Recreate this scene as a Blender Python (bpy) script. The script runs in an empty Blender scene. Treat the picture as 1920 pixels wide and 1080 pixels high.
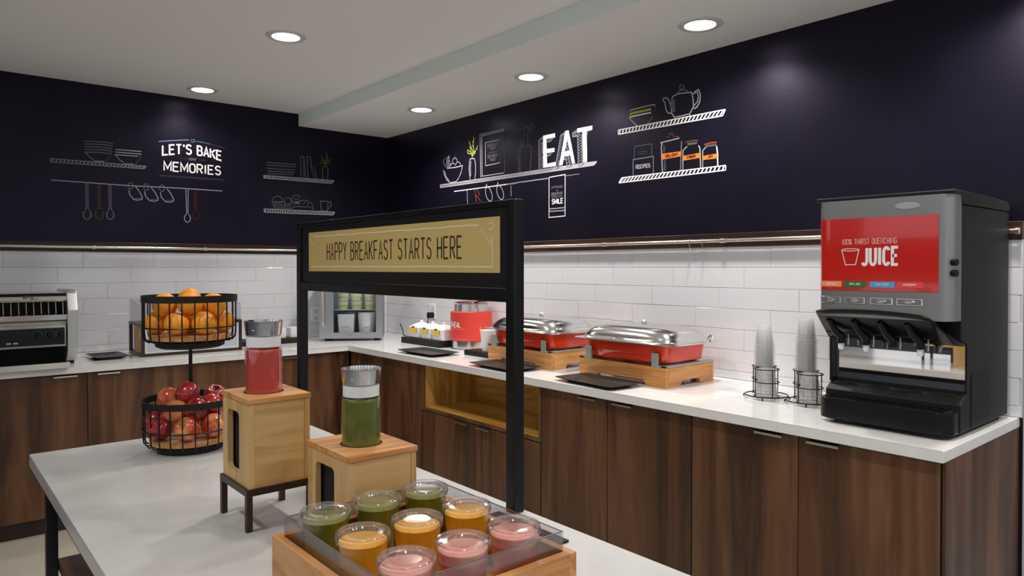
import bpy, bmesh, math, random
from mathutils import Vector, Matrix
random.seed(7)
scn = bpy.context.scene
COL = scn.collection
PI = math.pi

# ---------------------------------------------------------------- camera, world, exposure
cam_data = bpy.data.cameras.new('camera')
cam = bpy.data.objects.new('camera', cam_data); COL.objects.link(cam)
cam.location = (-3.16, -5.4075, 1.41)
cam.rotation_euler = (math.radians(90 - 0.664), 0, math.radians(49.75 - 90))
cam_data.sensor_width = 36.0
cam_data.lens = 1329.0 * 36.0 / 1920.0
cam_data.shift_y = -(540 - 517.07) / 1920.0
cam_data.clip_start = 0.05
scn.camera = cam
world = bpy.data.worlds.new('world'); scn.world = world
world.use_nodes = True
world.node_tree.nodes['Background'].inputs[0].default_value = (0.92, 0.95, 1.0, 1)
world.node_tree.nodes['Background'].inputs[1].default_value = 1.1
scn.view_settings.view_transform = 'Standard'
scn.view_settings.look = 'None'
scn.view_settings.gamma = 1.0
scn.view_settings.use_curve_mapping = False
scn.view_settings.exposure = 0.0
LIGHT_W = 18.0
MAIN_ROW = 0.62
scn.cycles.transparent_max_bounces = 32
scn.cycles.max_bounces = 9
scn.cycles.sample_clamp_indirect = 4.0
scn.cycles.caustics_reflective = False
scn.cycles.caustics_refractive = False

# ---------------------------------------------------------------- materials
MATS = {}
def new_mat(name):
    m = bpy.data.materials.new(name); m.use_nodes = True
    return m, m.node_tree.nodes, m.node_tree.links, m.node_tree.nodes['Principled BSDF']

def mat(name, col, rough=0.5, metal=0.0, coat=0.0, spec=0.5, bump=0.0, bscale=60, var=0.0, vscale=6, sss=0.0, emit=0.0):
    if name in MATS: return MATS[name]
    m, n, l, b = new_mat(name)
    b.inputs['Base Color'].default_value = (*col, 1)
    b.inputs['Roughness'].default_value = rough
    b.inputs['Metallic'].default_value = metal
    b.inputs['Coat Weight'].default_value = coat
    b.inputs['Coat Roughness'].default_value = 0.06
    b.inputs['Specular IOR Level'].default_value = spec
    if sss:
        b.inputs['Subsurface Weight'].default_value = sss
        b.inputs['Subsurface Radius'].default_value = (0.02, 0.01, 0.005)
        b.inputs['Subsurface Scale'].default_value = 0.3
    if emit:
        b.inputs['Emission Color'].default_value = (*col, 1)
        b.inputs['Emission Strength'].default_value = emit
    if bump or var:
        tc = n.new('ShaderNodeTexCoord')
    if bump:
        nz = n.new('ShaderNodeTexNoise'); nz.inputs['Scale'].default_value = bscale; nz.inputs['Detail'].default_value = 3
        l.new(tc.outputs['Object'], nz.inputs['Vector'])
        bp = n.new('ShaderNodeBump'); bp.inputs['Strength'].default_value = bump; bp.inputs['Distance'].default_value = 0.002
        l.new(nz.outputs['Fac'], bp.inputs['Height']); l.new(bp.outputs['Normal'], b.inputs['Normal'])
    if var:
        nz = n.new('ShaderNodeTexNoise'); nz.inputs['Scale'].default_value = vscale; nz.inputs['Detail'].default_value = 4
        l.new(tc.outputs['Object'], nz.inputs['Vector'])
        cr = n.new('ShaderNodeValToRGB')
        cr.color_ramp.elements[0].position = 0.3; cr.color_ramp.elements[1].position = 0.7
        cr.color_ramp.elements[0].color = (*[c * (1 - var) for c in col], 1)
        cr.color_ramp.elements[1].color = (*[min(1, c * (1 + var)) for c in col], 1)
        l.new(nz.outputs['Fac'], cr.inputs['Fac']); l.new(cr.outputs['Color'], b.inputs['Base Color'])
    MATS[name] = m
    return m

def wood(name, cols, axis='z', size=1.0, rough=0.45, ring=9.0, spec=0.4):
    """streaky grain running along one axis, different on every object"""
    if name in MATS: return MATS[name]
    m, n, l, b = new_mat(name)
    tc = n.new('ShaderNodeTexCoord'); oi = n.new('ShaderNodeObjectInfo')
    mul = n.new('ShaderNodeMath'); mul.operation = 'MULTIPLY'; mul.inputs[1].default_value = 43.0
    l.new(oi.outputs['Random'], mul.inputs[0])
    add = n.new('ShaderNodeVectorMath'); add.operation = 'ADD'
    l.new(tc.outputs['Object'], add.inputs[0]); l.new(mul.outputs[0], add.inputs[1])
    s = {'x': (0.09, 1, 1), 'y': (1, 0.09, 1), 'z': (1, 1, 0.09)}[axis]
    def mp(k):
        q = n.new('ShaderNodeMapping'); q.inputs['Scale'].default_value = [c * k * size for c in s]
        l.new(add.outputs[0], q.inputs['Vector']); return q
    a = n.new('ShaderNodeTexNoise'); a.inputs['Scale'].default_value = 1; a.inputs['Detail'].default_value = 5
    a.inputs['Distortion'].default_value = 0.8
    l.new(mp(6.0).outputs[0], a.inputs['Vector'])
    w = n.new('ShaderNodeMath'); w.operation = 'MULTIPLY'; w.inputs[1].default_value = ring
    l.new(a.outputs['Fac'], w.inputs[0])
    si = n.new('ShaderNodeMath'); si.operation = 'PINGPONG'; si.inputs[1].default_value = 1.0
    l.new(w.outputs[0], si.inputs[0])
    f = n.new('ShaderNodeTexNoise'); f.inputs['Scale'].default_value = 1; f.inputs['Detail'].default_value = 6
    f.inputs['Roughness'].default_value = 0.65
    l.new(mp(34.0).outputs[0], f.inputs['Vector'])
    g = n.new('ShaderNodeTexNoise'); g.inputs['Scale'].default_value = 1; g.inputs['Detail'].default_value = 2
    l.new(mp(3.0).outputs[0], g.inputs['Vector'])
    m1 = n.new('ShaderNodeMix'); m1.inputs[0].default_value = 0.5
    l.new(si.outputs[0], m1.inputs[2]); l.new(f.outputs['Fac'], m1.inputs[3])
    m2 = n.new('ShaderNodeMix'); m2.inputs[0].default_value = 0.42
    l.new(m1.outputs[0], m2.inputs[2]); l.new(g.outputs['Fac'], m2.inputs[3])
    cr = n.new('ShaderNodeValToRGB')
    e = cr.color_ramp.elements
    e[0].position = 0.28; e[0].color = (*cols[0], 1)
    e[1].position = 0.72; e[1].color = (*cols[2], 1)
    k = e.new(0.5); k.color = (*cols[1], 1)
    l.new(m2.outputs[0], cr.inputs['Fac']); l.new(cr.outputs['Color'], b.inputs['Base Color'])
    b.inputs['Roughness'].default_value = rough; b.inputs['Specular IOR Level'].default_value = spec
    bp = n.new('ShaderNodeBump'); bp.inputs['Strength'].default_value = 0.08; bp.inputs['Distance'].default_value = 0.001
    l.new(f.outputs['Fac'], bp.inputs['Height']); l.new(bp.outputs['Normal'], b.inputs['Normal'])
    MATS[name] = m
    return m

def clear(name, tint=(1, 1, 1), refl=0.10, rough=0.03, edge=0.75, haze=0.0):
    """thin clear plastic or glass: see-through with a sheen that grows at the edges"""
    if name in MATS: return MATS[name]
    m, n, l, b = new_mat(name)
    n.remove(b); out = n['Material Output']
    tr = n.new('ShaderNodeBsdfTransparent'); tr.inputs[0].default_value = (*tint, 1)
    gl = n.new('ShaderNodeBsdfGlossy'); gl.inputs['Roughness'].default_value = rough
    lw = n.new('ShaderNodeLayerWeight'); lw.inputs[0].default_value = 0.3
    mr = n.new('ShaderNodeMapRange'); mr.inputs[3].default_value = refl; mr.inputs[4].default_value = edge
    l.new(lw.outputs['Facing'], mr.inputs[0])
    pw = n.new('ShaderNodeMath'); pw.operation = 'POWER'; pw.inputs[1].default_value = 1.6
    l.new(mr.outputs[0], pw.inputs[0])
    mx = n.new('ShaderNodeMixShader')
    l.new(pw.outputs[0], mx.inputs[0]); l.new(tr.outputs[0], mx.inputs[1]); l.new(gl.outputs[0], mx.inputs[2])
    if haze:
        df = n.new('ShaderNodeBsdfDiffuse'); df.inputs[0].default_value = (.9, .9, .9, 1)
        tl = n.new('ShaderNodeBsdfTranslucent'); tl.inputs[0].default_value = (.9, .9, .9, 1)
        dm = n.new('ShaderNodeMixShader'); l.new(df.outputs[0], dm.inputs[1]); l.new(tl.outputs[0], dm.inputs[2])
        hm = n.new('ShaderNodeMixShader'); hm.inputs[0].default_value = haze
        l.new(mx.outputs[0], hm.inputs[1]); l.new(dm.outputs[0], hm.inputs[2]); l.new(hm.outputs[0], out.inputs[0])
    else:
        l.new(mx.outputs[0], out.inputs[0])
    MATS[name] = m
    return m

navy = mat('navy_paint', (0.0052, 0.0043, 0.0098), 0.32, spec=0.32, bump=0.10, bscale=90, var=0.25, vscale=3)
navy.node_tree.nodes['Principled BSDF'].inputs['Specular Tint'].default_value = (.74, .66, 1.0, 1)
white_paint = mat('ceiling_paint', (0.86, 0.85, 0.835), 0.85, spec=0.2)
grout = mat('grout', (0.56, 0.56, 0.57), 0.9)
tile_m = mat('glazed_tile', (0.71, 0.71, 0.745), 0.10, spec=0.55, bump=0.05, bscale=9)
floor_m = mat('floor_tile', (0.50, 0.46, 0.38), 0.35, var=0.05, vscale=5)
walnut = wood('walnut', ((0.030, 0.0125, 0.0055), (0.092, 0.0375, 0.0150), (0.168, 0.079, 0.0345)), 'z', 1.0, 0.42, 5.5)
walnut_h = wood('walnut_horizontal', ((0.022, 0.010, 0.005), (0.07, 0.03, 0.016), (0.14, 0.07, 0.036)), 'y', 1.0, 0.4)
dark_strip = wood('dark_walnut_strip', ((0.010, 0.004, 0.003), (0.028, 0.010, 0.006), (0.06, 0.022, 0.011)), 'y', 1.6, 0.4)
dark_strip_x = wood('dark_walnut_strip_x', ((0.010, 0.004, 0.003), (0.028, 0.010, 0.006), (0.06, 0.022, 0.011)), 'x', 1.6, 0.4)
plinth_m = mat('plinth', (0.018, 0.008, 0.006), 0.5)
niche_m = wood('oak_niche', ((0.36, 0.17, 0.030), (0.56, 0.30, 0.070), (0.72, 0.44, 0.13)), 'y', 1.6, 0.4)
niche_v = wood('oak_niche_upright', ((0.34, 0.16, 0.028), (0.54, 0.29, 0.065), (0.70, 0.42, 0.12)), 'z', 1.6, 0.4)
oak = wood('light_oak', ((0.46, 0.26, 0.09), (0.60, 0.375, 0.15), (0.70, 0.46, 0.205)), 'y', 2.2, 0.45, 7)
oak_x = wood('light_oak_x', ((0.46, 0.26, 0.09), (0.60, 0.375, 0.15), (0.70, 0.46, 0.205)), 'x', 2.2, 0.45, 7)
oak_z = wood('light_oak_z', ((0.46, 0.26, 0.09), (0.60, 0.38, 0.155), (0.70, 0.47, 0.21)), 'z', 2.2, 0.45, 7)
honey = wood('honey_oak', ((0.40, 0.15, 0.045), (0.58, 0.27, 0.085), (0.70, 0.38, 0.15)), 'y', 2.4, 0.4, 7)
honey_x = wood('honey_oak_x', ((0.40, 0.15, 0.045), (0.58, 0.27, 0.085), (0.70, 0.38, 0.15)), 'x', 2.4, 0.4, 7)
quartz = mat('white_quartz', (0.76, 0.76, 0.75), 0.13, spec=0.5, var=0.03, vscale=14)
island_m = mat('pale_quartz', (0.56, 0.56, 0.55), 0.16, spec=0.5, var=0.06, vscale=5)
black = mat('black_powder_coat', (0.008, 0.008, 0.009), 0.40, spec=0.3)
black_gloss = mat('black_plastic', (0.007, 0.007, 0.008), 0.30, spec=0.26)
black_matt = mat('black_matt_plastic', (0.011, 0.0105, 0.010), 0.5, spec=0.25)
void_m = mat('dark_interior', (0.004, 0.004, 0.004), 0.8)
bronze = mat('bronze_steel', (0.050, 0.036, 0.026), 0.38, metal=0.6)
steel = mat('brushed_steel', (0.68, 0.67, 0.65), 0.17, metal=1.0)
steel_dark = mat('satin_grey_steel', (0.60, 0.61, 0.61), 0.36, metal=1.0)
chrome = mat('polished_chrome', (0.80, 0.79, 0.77), 0.15, metal=1.0)
nickel = mat('satin_nickel', (0.72, 0.68, 0.60), 0.26, metal=1.0)
gold = mat('gold_panel', (0.62, 0.47, 0.175), 0.5, spec=0.3)
cream_ink = mat('cream_ink', (0.82, 0.76, 0.52), 0.6)
brown_ink = mat('dark_brown_ink', (0.030, 0.018, 0.008), 0.6)
white_ink = mat('white_ink', (0.85, 0.83, 0.82), 0.6)
white_plastic = mat('white_plastic', (0.82, 0.83, 0.85), 0.4)
porcelain = mat('white_porcelain', (0.84, 0.84, 0.86), 0.15)
paper = mat('white_paper', (0.80, 0.79, 0.77), 0.7)
red_enamel = mat('red_enamel', (0.86, 0.045, 0.010), 0.16, coat=0.4)
red_print = mat('red_print', (0.62, 0.035, 0.028), 0.35)
red_wrap = mat('red_wrap', (0.70, 0.050, 0.035), 0.5)
yellow = mat('yellow_card', (0.82, 0.55, 0.06), 0.6)
black_glaze = mat('black_melamine', (0.018, 0.018, 0.018), 0.32)
juice_red = mat('red_smoothie', (0.58, 0.060, 0.040), 0.5, sss=0.15)
juice_green = mat('green_smoothie', (0.12, 0.145, 0.008), 0.5, var=0.35, vscale=18)
cup_green = mat('green_juice', (0.17, 0.18, 0.010), 0.45, sss=0.2)
cup_orange = mat('orange_juice', (0.98, 0.44, 0.012), 0.45, sss=0.25)
cup_pink = mat('pink_smoothie', (0.80, 0.14, 0.095), 0.5, sss=0.2)
cup_froth = mat('pink_froth', (0.86, 0.34, 0.27), 0.7)
glass = clear('clear_glass', (0.97, 0.98, 0.97), 0.14, 0.02, 0.8)
plastic = clear('clear_cup_plastic', (1, 1, 1), 0.16, 0.10, 0.95)
lid_plastic = clear('clear_lid_plastic', (1, 1, 1), 0.26, 0.13, 1.0, 0.04)
stack_plastic = clear('stacked_cup_plastic', (1, 1, 1), 0.14, 0.14, 0.6, 0.15)
acrylic = clear('grey_acrylic', (0.88, 0.87, 0.89), 0.16, 0.02, 0.55)
acrylic_edge = mat('acrylic_edge', (0.10, 0.09, 0.10), 0.2)
door_glass = clear('fridge_glass', (0.96, 0.98, 0.985), 0.14, 0.02, 0.6)
mirror = mat('mirror_steel', (0.82, 0.81, 0.80), 0.018, metal=1.0)

def lens_mat():
    m, n, l, b = new_mat('lamp_lens')
    n.remove(b)
    e = n.new('ShaderNodeEmission'); e.inputs[0].default_value = (1, 0.96, 0.90, 1); e.inputs[1].default_value = 9.0
    l.new(e.outputs[0], n['Material Output'].inputs[0])
    return m
lens_m = lens_mat()

# ---------------------------------------------------------------- mesh helpers
def root_loc(p):
    v = Vector((0, 0, 0))
    while p is not None:
        v += p.location; p = p.parent
    return v

def link(name, me, parent=None):
    o = bpy.data.objects.new(name, me); COL.objects.link(o)
    if parent is not None: o.parent = parent
    return o

def obj(name, bm, m, parent=None, smooth=True, angle=35, label=None, kind=None):
    """bm in world metres (or local metres of a thing still standing at the origin)"""
    if parent is not None:
        d = root_loc(parent)
        if d.length: bmesh.ops.translate(bm, verts=bm.verts, vec=-d)
    bmesh.ops.recalc_face_normals(bm, faces=bm.faces)
    me = bpy.data.meshes.new(name); bm.to_mesh(me); bm.free()
    if smooth:
        for p in me.polygons: p.use_smooth = True
        me.set_sharp_from_angle(angle=math.radians(angle))
    me.materials.append(m)
    o = link(name, me, parent)
    if smooth and angle <= 35 and len(me.vertices) < 500:
        o.modifiers.new('weighted', 'WEIGHTED_NORMAL').keep_sharp = True
    if label: o['label'] = label
    if kind: o['kind'] = kind
    return o

def thing(name, label, cat, loc=(0, 0, 0), group=None):
    o = bpy.data.objects.new(name, None); COL.objects.link(o)
    o.empty_display_size = 0.05
    o.location = loc; o['label'] = label; o['category'] = cat
    if group: o['group'] = group
    return o

def tag(o, label, cat, group=None):
    o['label'] = label; o['category'] = cat
    if group: o['group'] = group
    return o

def dup(root, loc, rotz=0.0, label=None, group=None):
    r = root.copy(); COL.objects.link(r); r.location = loc; r.rotation_euler = (0, 0, rotz)
    if label: r['label'] = label
    if group: r['group'] = group
    for ch in root.children:
        c = ch.copy(); COL.objects.link(c); c.parent = r
        for g in ch.children:
            d = g.copy(); COL.objects.link(d); d.parent = c
    return r

def B():
    return bmesh.new()

def box(bm, x0, x1, y0, y1, z0, z1, bev=0.0, seg=2):
    if x0 > x1: x0, x1 = x1, x0
    if y0 > y1: y0, y1 = y1, y0
    if z0 > z1: z0, z1 = z1, z0
    r = bmesh.ops.create_cube(bm, size=1.0)
    vs = r['verts']
    for v in vs:
        v.co = Vector((x0 + (v.co.x + .5) * (x1 - x0), y0 + (v.co.y + .5) * (y1 - y0), z0 + (v.co.z + .5) * (z1 - z0)))
    if bev:
        es = list({e for v in vs for e in v.link_edges})
        bmesh.ops.bevel(bm, geom=es, offset=bev, segments=seg, profile=0.5, affect='EDGES')
    return bm

def bx(*a, **k):
    return box(B(), *a, **k)

def prism(bm, pts, axis, a0, a1, bev=0.0):
    """extrude a 2-D outline along an axis; pts are (y,z) for x, (x,z) for y, (x,y) for z"""
    def P(p, t):
        return {'x': (t, p[0], p[1]), 'y': (p[0], t, p[1]), 'z': (p[0], p[1], t)}[axis]
    v0 = [bm.verts.new(P(p, a0)) for p in pts]; v1 = [bm.verts.new(P(p, a1)) for p in pts]
    n = len(pts)
    fs = [bm.faces.new(v0), bm.faces.new(v1[::-1])]
    for i in range(n):
        fs.append(bm.faces.new((v0[i], v1[i], v1[(i + 1) % n], v0[(i + 1) % n])))
    if bev:
        es = list({e for f in fs for e in f.edges})
        bmesh.ops.bevel(bm, geom=es, offset=bev, segments=2, profile=0.5, affect='EDGES')
    return bm

def lathe(bm, prof, seg=32, c=(0, 0, 0), cap=True):
    rings = []
    for r, z in prof:
        if r < 1e-6:
            rings.append([bm.verts.new((c[0], c[1], c[2] + z))])
        else:
            rings.append([bm.verts.new((c[0] + r * math.cos(2 * PI * i / seg), c[1] + r * math.sin(2 * PI * i / seg), c[2] + z)) for i in range(seg)])
    for a, b in zip(rings, rings[1:]):
        for i in range(seg):
            j = (i + 1) % seg
            if len(a) == 1 and len(b) == 1: continue
            if len(a) == 1: bm.faces.new((a[0], b[i], b[j]))
            elif len(b) == 1: bm.faces.new((a[i], a[j], b[0]))
            else: bm.faces.new((a[i], a[j], b[j], b[i]))
    if cap:
        if len(rings[0]) > 1: bm.faces.new(rings[0][::-1])
        if len(rings[-1]) > 1: bm.faces.new(rings[-1])
    return bm

def tube(bm, pts, r, seg=8, closed=False, cap=True):
    pts = [Vector(p) for p in pts]
    n = len(pts); rings = []
    prev = None
    for i, p in enumerate(pts):
        a = pts[(i - 1) % n] if (closed or i > 0) else p
        b = pts[(i + 1) % n] if (closed or i < n - 1) else p
        t = (b - a).normalized()
        if prev is None:
            u = t.orthogonal().normalized()
        else:
            u = (prev - t * prev.dot(t))
            u = u.normalized() if u.length > 1e-6 else t.orthogonal().normalized()
        prev = u
        w = t.cross(u)
        rr = r[i] if isinstance(r, (list, tuple)) else r
        rings.append([bm.verts.new(p + (u * math.cos(2 * PI * k / seg) + w * math.sin(2 * PI * k / seg)) * rr) for k in range(seg)])
    for i in range(n if closed else n - 1):
        a, b = rings[i], rings[(i + 1) % n]
        off = 0
        if closed and i == n - 1:
            off = min(range(seg), key=lambda o: sum((a[k].co - b[(k + o) % seg].co).length for k in range(seg)))
        for k in range(seg):
            bm.faces.new((a[k], a[(k + 1) % seg], b[(k + 1 + off) % seg], b[(k + off) % seg]))
    if cap and not closed:
        bm.faces.new(rings[0][::-1]); bm.faces.new(rings[-1])
    return bm

def circle(cx, cy, z, r, n=32, a0=0.0, a1=2 * PI):
    full = abs(a1 - a0 - 2 * PI) < 1e-6
    m = n if full else n + 1
    return [(cx + r * math.cos(a0 + (a1 - a0) * i / n), cy + r * math.sin(a0 + (a1 - a0) * i / n), z) for i in range(m)]

def superell(a, b, e, n=56):
    o = []
    for i in range(n):
        t = 2 * PI * (i + .5) / n
        c, s = math.cos(t), math.sin(t)
        o.append((a * math.copysign(abs(c) ** (2 / e), c), b * math.copysign(abs(s) ** (2 / e), s)))
    return o

def loft(bm, rings, c=(0, 0, 0), n=56, cap0=True, cap1=True):
    """rings of (half x, half y, z, exponent)"""
    R = []
    for a, b, z, e in rings:
        R.append([bm.verts.new((c[0] + x, c[1] + y, c[2] + z)) for x, y in superell(a, b, e, n)])
    for p, q in zip(R, R[1:]):
        for i in range(n):
            j = (i + 1) % n
            bm.faces.new((p[i], p[j], q[j], q[i]))
    if cap0: bm.faces.new(R[0][::-1])
    if cap1: bm.faces.new(R[-1])
    return bm

# ---------------------------------------------------------------- drawn strokes and lettering (flat print)
def ribbon(bm, pts, w, to3d):
    P = [Vector((p[0], p[1])) for p in pts]
    Q = [P[0]]
    for p in P[1:]:
        if (p - Q[-1]).length > 1e-5: Q.append(p)
    P = Q
    if len(P) < 2: return
    n = len(P); L = []; R = []
    for i in range(n):
        d0 = (P[i] - P[i - 1]).normalized() if i > 0 else None
        d1 = (P[i + 1] - P[i]).normalized() if i < n - 1 else None
        if d0 is None: d0 = d1
        if d1 is None: d1 = d0
        t = d0 + d1
        t = t.normalized() if t.length > 1e-4 else d1
        nr = Vector((-t.y, t.x))
        k = max(0.45, nr.dot(Vector((-d1.y, d1.x))))
        off = nr * (w * .5 / k)
        L.append(bm.verts.new(to3d(*(P[i] + off)))); R.append(bm.verts.new(to3d(*(P[i] - off))))
    for i in range(n - 1):
        bm.faces.new((L[i], R[i], R[i + 1], L[i + 1]))

def arc(cx, cy, rx, ry, a0, a1, n=8):
    return [(cx + rx * math.cos(math.radians(a0 + (a1 - a0) * i / n)), cy + ry * math.sin(math.radians(a0 + (a1 - a0) * i / n))) for i in range(n + 1)]

_C = arc(.5, .72, .5, .28, 25, 180) + arc(.5, .28, .5, .28, 180, 335)
_S = arc(.5, .76, .47, .24, 20, 270) + arc(.5, .26, .5, .26, 90, -160)
_P = [(0, 0), (0, 1), (.55, 1)] + arc(.55, .74, .45, .26, 90, -90, 8) + [(0, .48)]
FONT = {
    'A': [[(0, 0), (.5, 1), (1, 0)], [(.17, .34), (.83, .34)]],
    'B': [[(0, 0), (0, 1), (.5, 1)] + arc(.5, .76, .42, .24, 90, -90) + [(0, .52)], [(.5, .52)] + arc(.5, .26, .5, .26, 90, -90) + [(0, 0)]],
    'C': [_C], 'D': [[(0, 0), (0, 1), (.4, 1)] + arc(.4, .5, .6, .5, 90, -90, 12) + [(0, 0)]],
    'E': [[(1, 1), (0, 1), (0, 0), (1, 0)], [(0, .52), (.85, .52)]], 'F': [[(1, 1), (0, 1), (0, 0)], [(0, .52), (.85, .52)]],
    'G': [_C + [(1, .45), (.6, .45)]], 'H': [[(0, 0), (0, 1)], [(1, 0), (1, 1)], [(0, .5), (1, .5)]],
    'I': [[(.5, 0), (.5, 1)]], 'J': [[(.95, 1), (.95, .28)] + arc(.5, .28, .45, .28, 0, -150)],
    'K': [[(0, 0), (0, 1)], [(1, 1), (0, .42)], [(.28, .58), (1, 0)]], 'L': [[(0, 1), (0, 0), (1, 0)]],
    'M': [[(0, 0), (0, 1), (.5, .25), (1, 1), (1, 0)]], 'N': [[(0, 0), (0, 1), (1, 0), (1, 1)]],
    'O': [arc(.5, .72, .5, .28, 0, 180) + arc(.5, .28, .5, .28, 180, 360) + [(1, .72)]],
    'P': [_P], 'Q': [arc(.5, .72, .5, .28, 0, 180) + arc(.5, .28, .5, .28, 180, 360) + [(1, .72)], [(.6, .25), (1, -.05)]],
    'R': [_P, [(.45, .48), (1, 0)]], 'S': [_S], 'T': [[(0, 1), (1, 1)], [(.5, 1), (.5, 0)]],
    'U': [[(0, 1), (0, .3)] + arc(.5, .3, .5, .3, 180, 360) + [(1, 1)]], 'V': [[(0, 1), (.5, 0), (1, 1)]],
    'W': [[(0, 1), (.25, 0), (.5, .75), (.75, 0), (1, 1)]], 'X': [[(0, 0), (1, 1)], [(0, 1), (1, 0)]],
    'Y': [[(0, 1), (.5, .48), (1, 1)], [(.5, .48), (.5, 0)]], 'Z': [[(0, 1), (1, 1), (0, 0), (1, 0)]],
    '1': [[(.2, .8), (.6, 1), (.6, 0)]], '0': [arc(.5, .72, .5, .28, 0, 180) + arc(.5, .28, .5, .28, 180, 360) + [(1, .72)]],
    '%': [arc(.2, .8, .2, .18, 0, 360), arc(.8, .2, .2, .18, 0, 360), [(0, 0), (1, 1)]], "'": [[(.6, 1.02), (.4, .78)]], '.': [[(.4, 0), (.6, 0)]],
}
WID = {'I': .30, "'": .3, ' ': .55, 'M': 1.25, 'W': 1.3, '1': .6, '%': 1.1, '.': .3}
def text_map(bm, s, f, w, to3d, gap=.32):
    """f(s,t): 0..1 along the word and 0..1 up the letters, to plane coordinates"""
    adv = [WID.get(c, 1.0) for c in s]
    tot = sum(adv) + gap * (len(s) - 1)
    x = 0.0
    for c, a in zip(s, adv):
        for line in FONT.get(c, []):
            ribbon(bm, [f((x + px * a) / tot, py) for px, py in line], w, to3d)
        x += a + gap
    return bm
def text3(bm, s, ctrl, w, to3d, gap=.32):
    bl, br, tl = [Vector(p) for p in ctrl]
    u = br - bl; v = tl - bl
    return text_map(bm, s, lambda a, t: bl + u * a + v * t, w, to3d, gap)

# ================================================================ SETTING
Z = 0.85          # counter and island height
FL = -0.08        # floor level
CS, CM = 2.534, 2.63   # soffit and main ceiling
END = -4.625      # free end of the right wall
YB = -9.0
def struct(name, bm, m, parent=None, smooth=False):
    o = obj(name, bm, m, parent, smooth)
    if parent is None: o['kind'] = 'structure'
    return o

wall_left = struct('wall_left', bx(-6.5, 0.15, 0, 0.15, FL, CM + .1), navy)
wall_right = struct('wall_right', bx(0, 0.15, END, -0.0005, FL, CM + .1), navy)
floor = struct('floor', bx(-6.5, 1.5, YB, 0.15, FL - .12, FL - .010), grout)
bm = B()
box(bm, -6.5, -0.806, YB, 0, CM, CM + .1)
box(bm, -0.804, 1.5, YB, 0, CS, CM + .1)
ceiling = struct('ceiling', bm, white_paint)
struct('soffit_face', bx(-0.806, -0.8045, YB, -.0005, CS, CM - .0003), mat('soffit_paint', (0.80, 0.86, 0.84), .8, spec=.2), ceiling)
# unseen room behind the camera: dark walls, tall windows added for daylight and reflections
far_m = mat('dining_wall_paint', (0.16, 0.18, 0.22), .8)
def unseen_window_wall(name, axis, at, a, b):
    bm = B()
    def bb(s0, s1, z0, z1):
        if axis == 'x': box(bm, at - .15, at, s0, s1, z0, z1)
        else: box(bm, s0, s1, at - .15, at, z0, z1)
    bb(a, b, FL, .75); bb(a, b, 2.35, CM)
    n = round((b - a) / 1.5); w = (b - a) / n
    for i in range(n + 1):
        p = a + w * i
        bb(max(a, p - .22), min(b, p + .22), .75, 2.35)
    return struct(name, bm, far_m)
unseen_window_wall('wall_dining', 'x', -6.5, YB, 0.0)
unseen_window_wall('wall_rear', 'y', YB, -6.5, 1.5)
struct('wall_east', bx(1.5, 1.6, YB, 0.15, FL, CM + .1), mat('lilac_grey_paint', (0.40, 0.39, 0.43), .8))
trim_end = struct('trim_1', bx(0.004, 0.15, END - .03, END - .0005, FL, CS - .001), mat('end_trim_paint', (0.55, 0.55, 0.57), 0.6))

# floor tiles, laid square to the walls where the floor shows between island and counters
proto = bx(-.298, .298, -.298, .298, -.010, 0, .002, 1)
pm = None
for i in range(7):
    for j in range(6):
        x = -4.60 + .6 * i; y = -0.985 - .6 * j
        if pm is None:
            t = obj('tile', proto, floor_m, floor, False); pm = t.data
        else:
            t = link('tile', pm, floor)
        t.location = (x, y, FL)

# glazed wall tiles, three-step running bond, with recessed grout
RH, TLN = 0.1035, 0.4285
def tile_run(wall, axis, lo, hi, first, step):
    full = None
    for k in range(7):
        z1 = 1.514 - RH * k; z0 = max(z1 - RH, Z + .001)
        if z1 - z0 < .01: continue
        a = first + step * k
        while a > lo: a -= TLN
        while a < hi - 1e-6:
            b = a + TLN
            p, q = max(a, lo), min(b, hi)
            if q - p > .012:
                g = .0013
                hx, hz = (q - p) / 2 - g, (z1 - z0) / 2 - g
                whole = abs(q - p - TLN) < 1e-4 and abs(z1 - z0 - RH) < 1e-4
                if whole and full is not None:
                    o = link('tile', full, wall)
                else:
                    if axis == 'x': bb = bx(-hx, hx, -.010, 0, -hz, hz, .0009, 2)
                    else: bb = bx(-.010, 0, -hx, hx, -hz, hz, .0009, 2)
                    o = obj('tile', bb, tile_m, None, False); o.parent = wall
                    if whole: full = o.data
                mid = (p + q) / 2
                o.location = (mid, -.006, (z0 + z1) / 2) if axis == 'x' else (-.006, mid, (z0 + z1) / 2)
                tl = random.uniform(-.0025, .0025)
                if axis == 'x': o.rotation_euler = (random.uniform(-.004, .004), 0, tl)
                else: o.rotation_euler = (0, random.uniform(-.004, .004), tl)
            a = b
tile_run(wall_left, 'x', -4.6, -0.018, -1.872, -0.1425)
tile_run(wall_right, 'y', END, -0.018, -3.614, 0.1425)
struct('grout_bed', bx(-4.6, -0.001, -.0140, -.0004, Z + .001, 1.515), grout, wall_left)
struct('grout_bed', bx(-.0140, -.0004, END, -0.001, Z + .001, 1.515), grout, wall_right)
struct('trim_2', bx(-6.4, -0.022, -.022, -.0004, 1.515, 1.581, .002, 1), dark_strip_x)
struct('trim_3', bx(-.022, -.0004, END, -0.0005, 1.515, 1.583, .002, 1), dark_strip)

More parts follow.
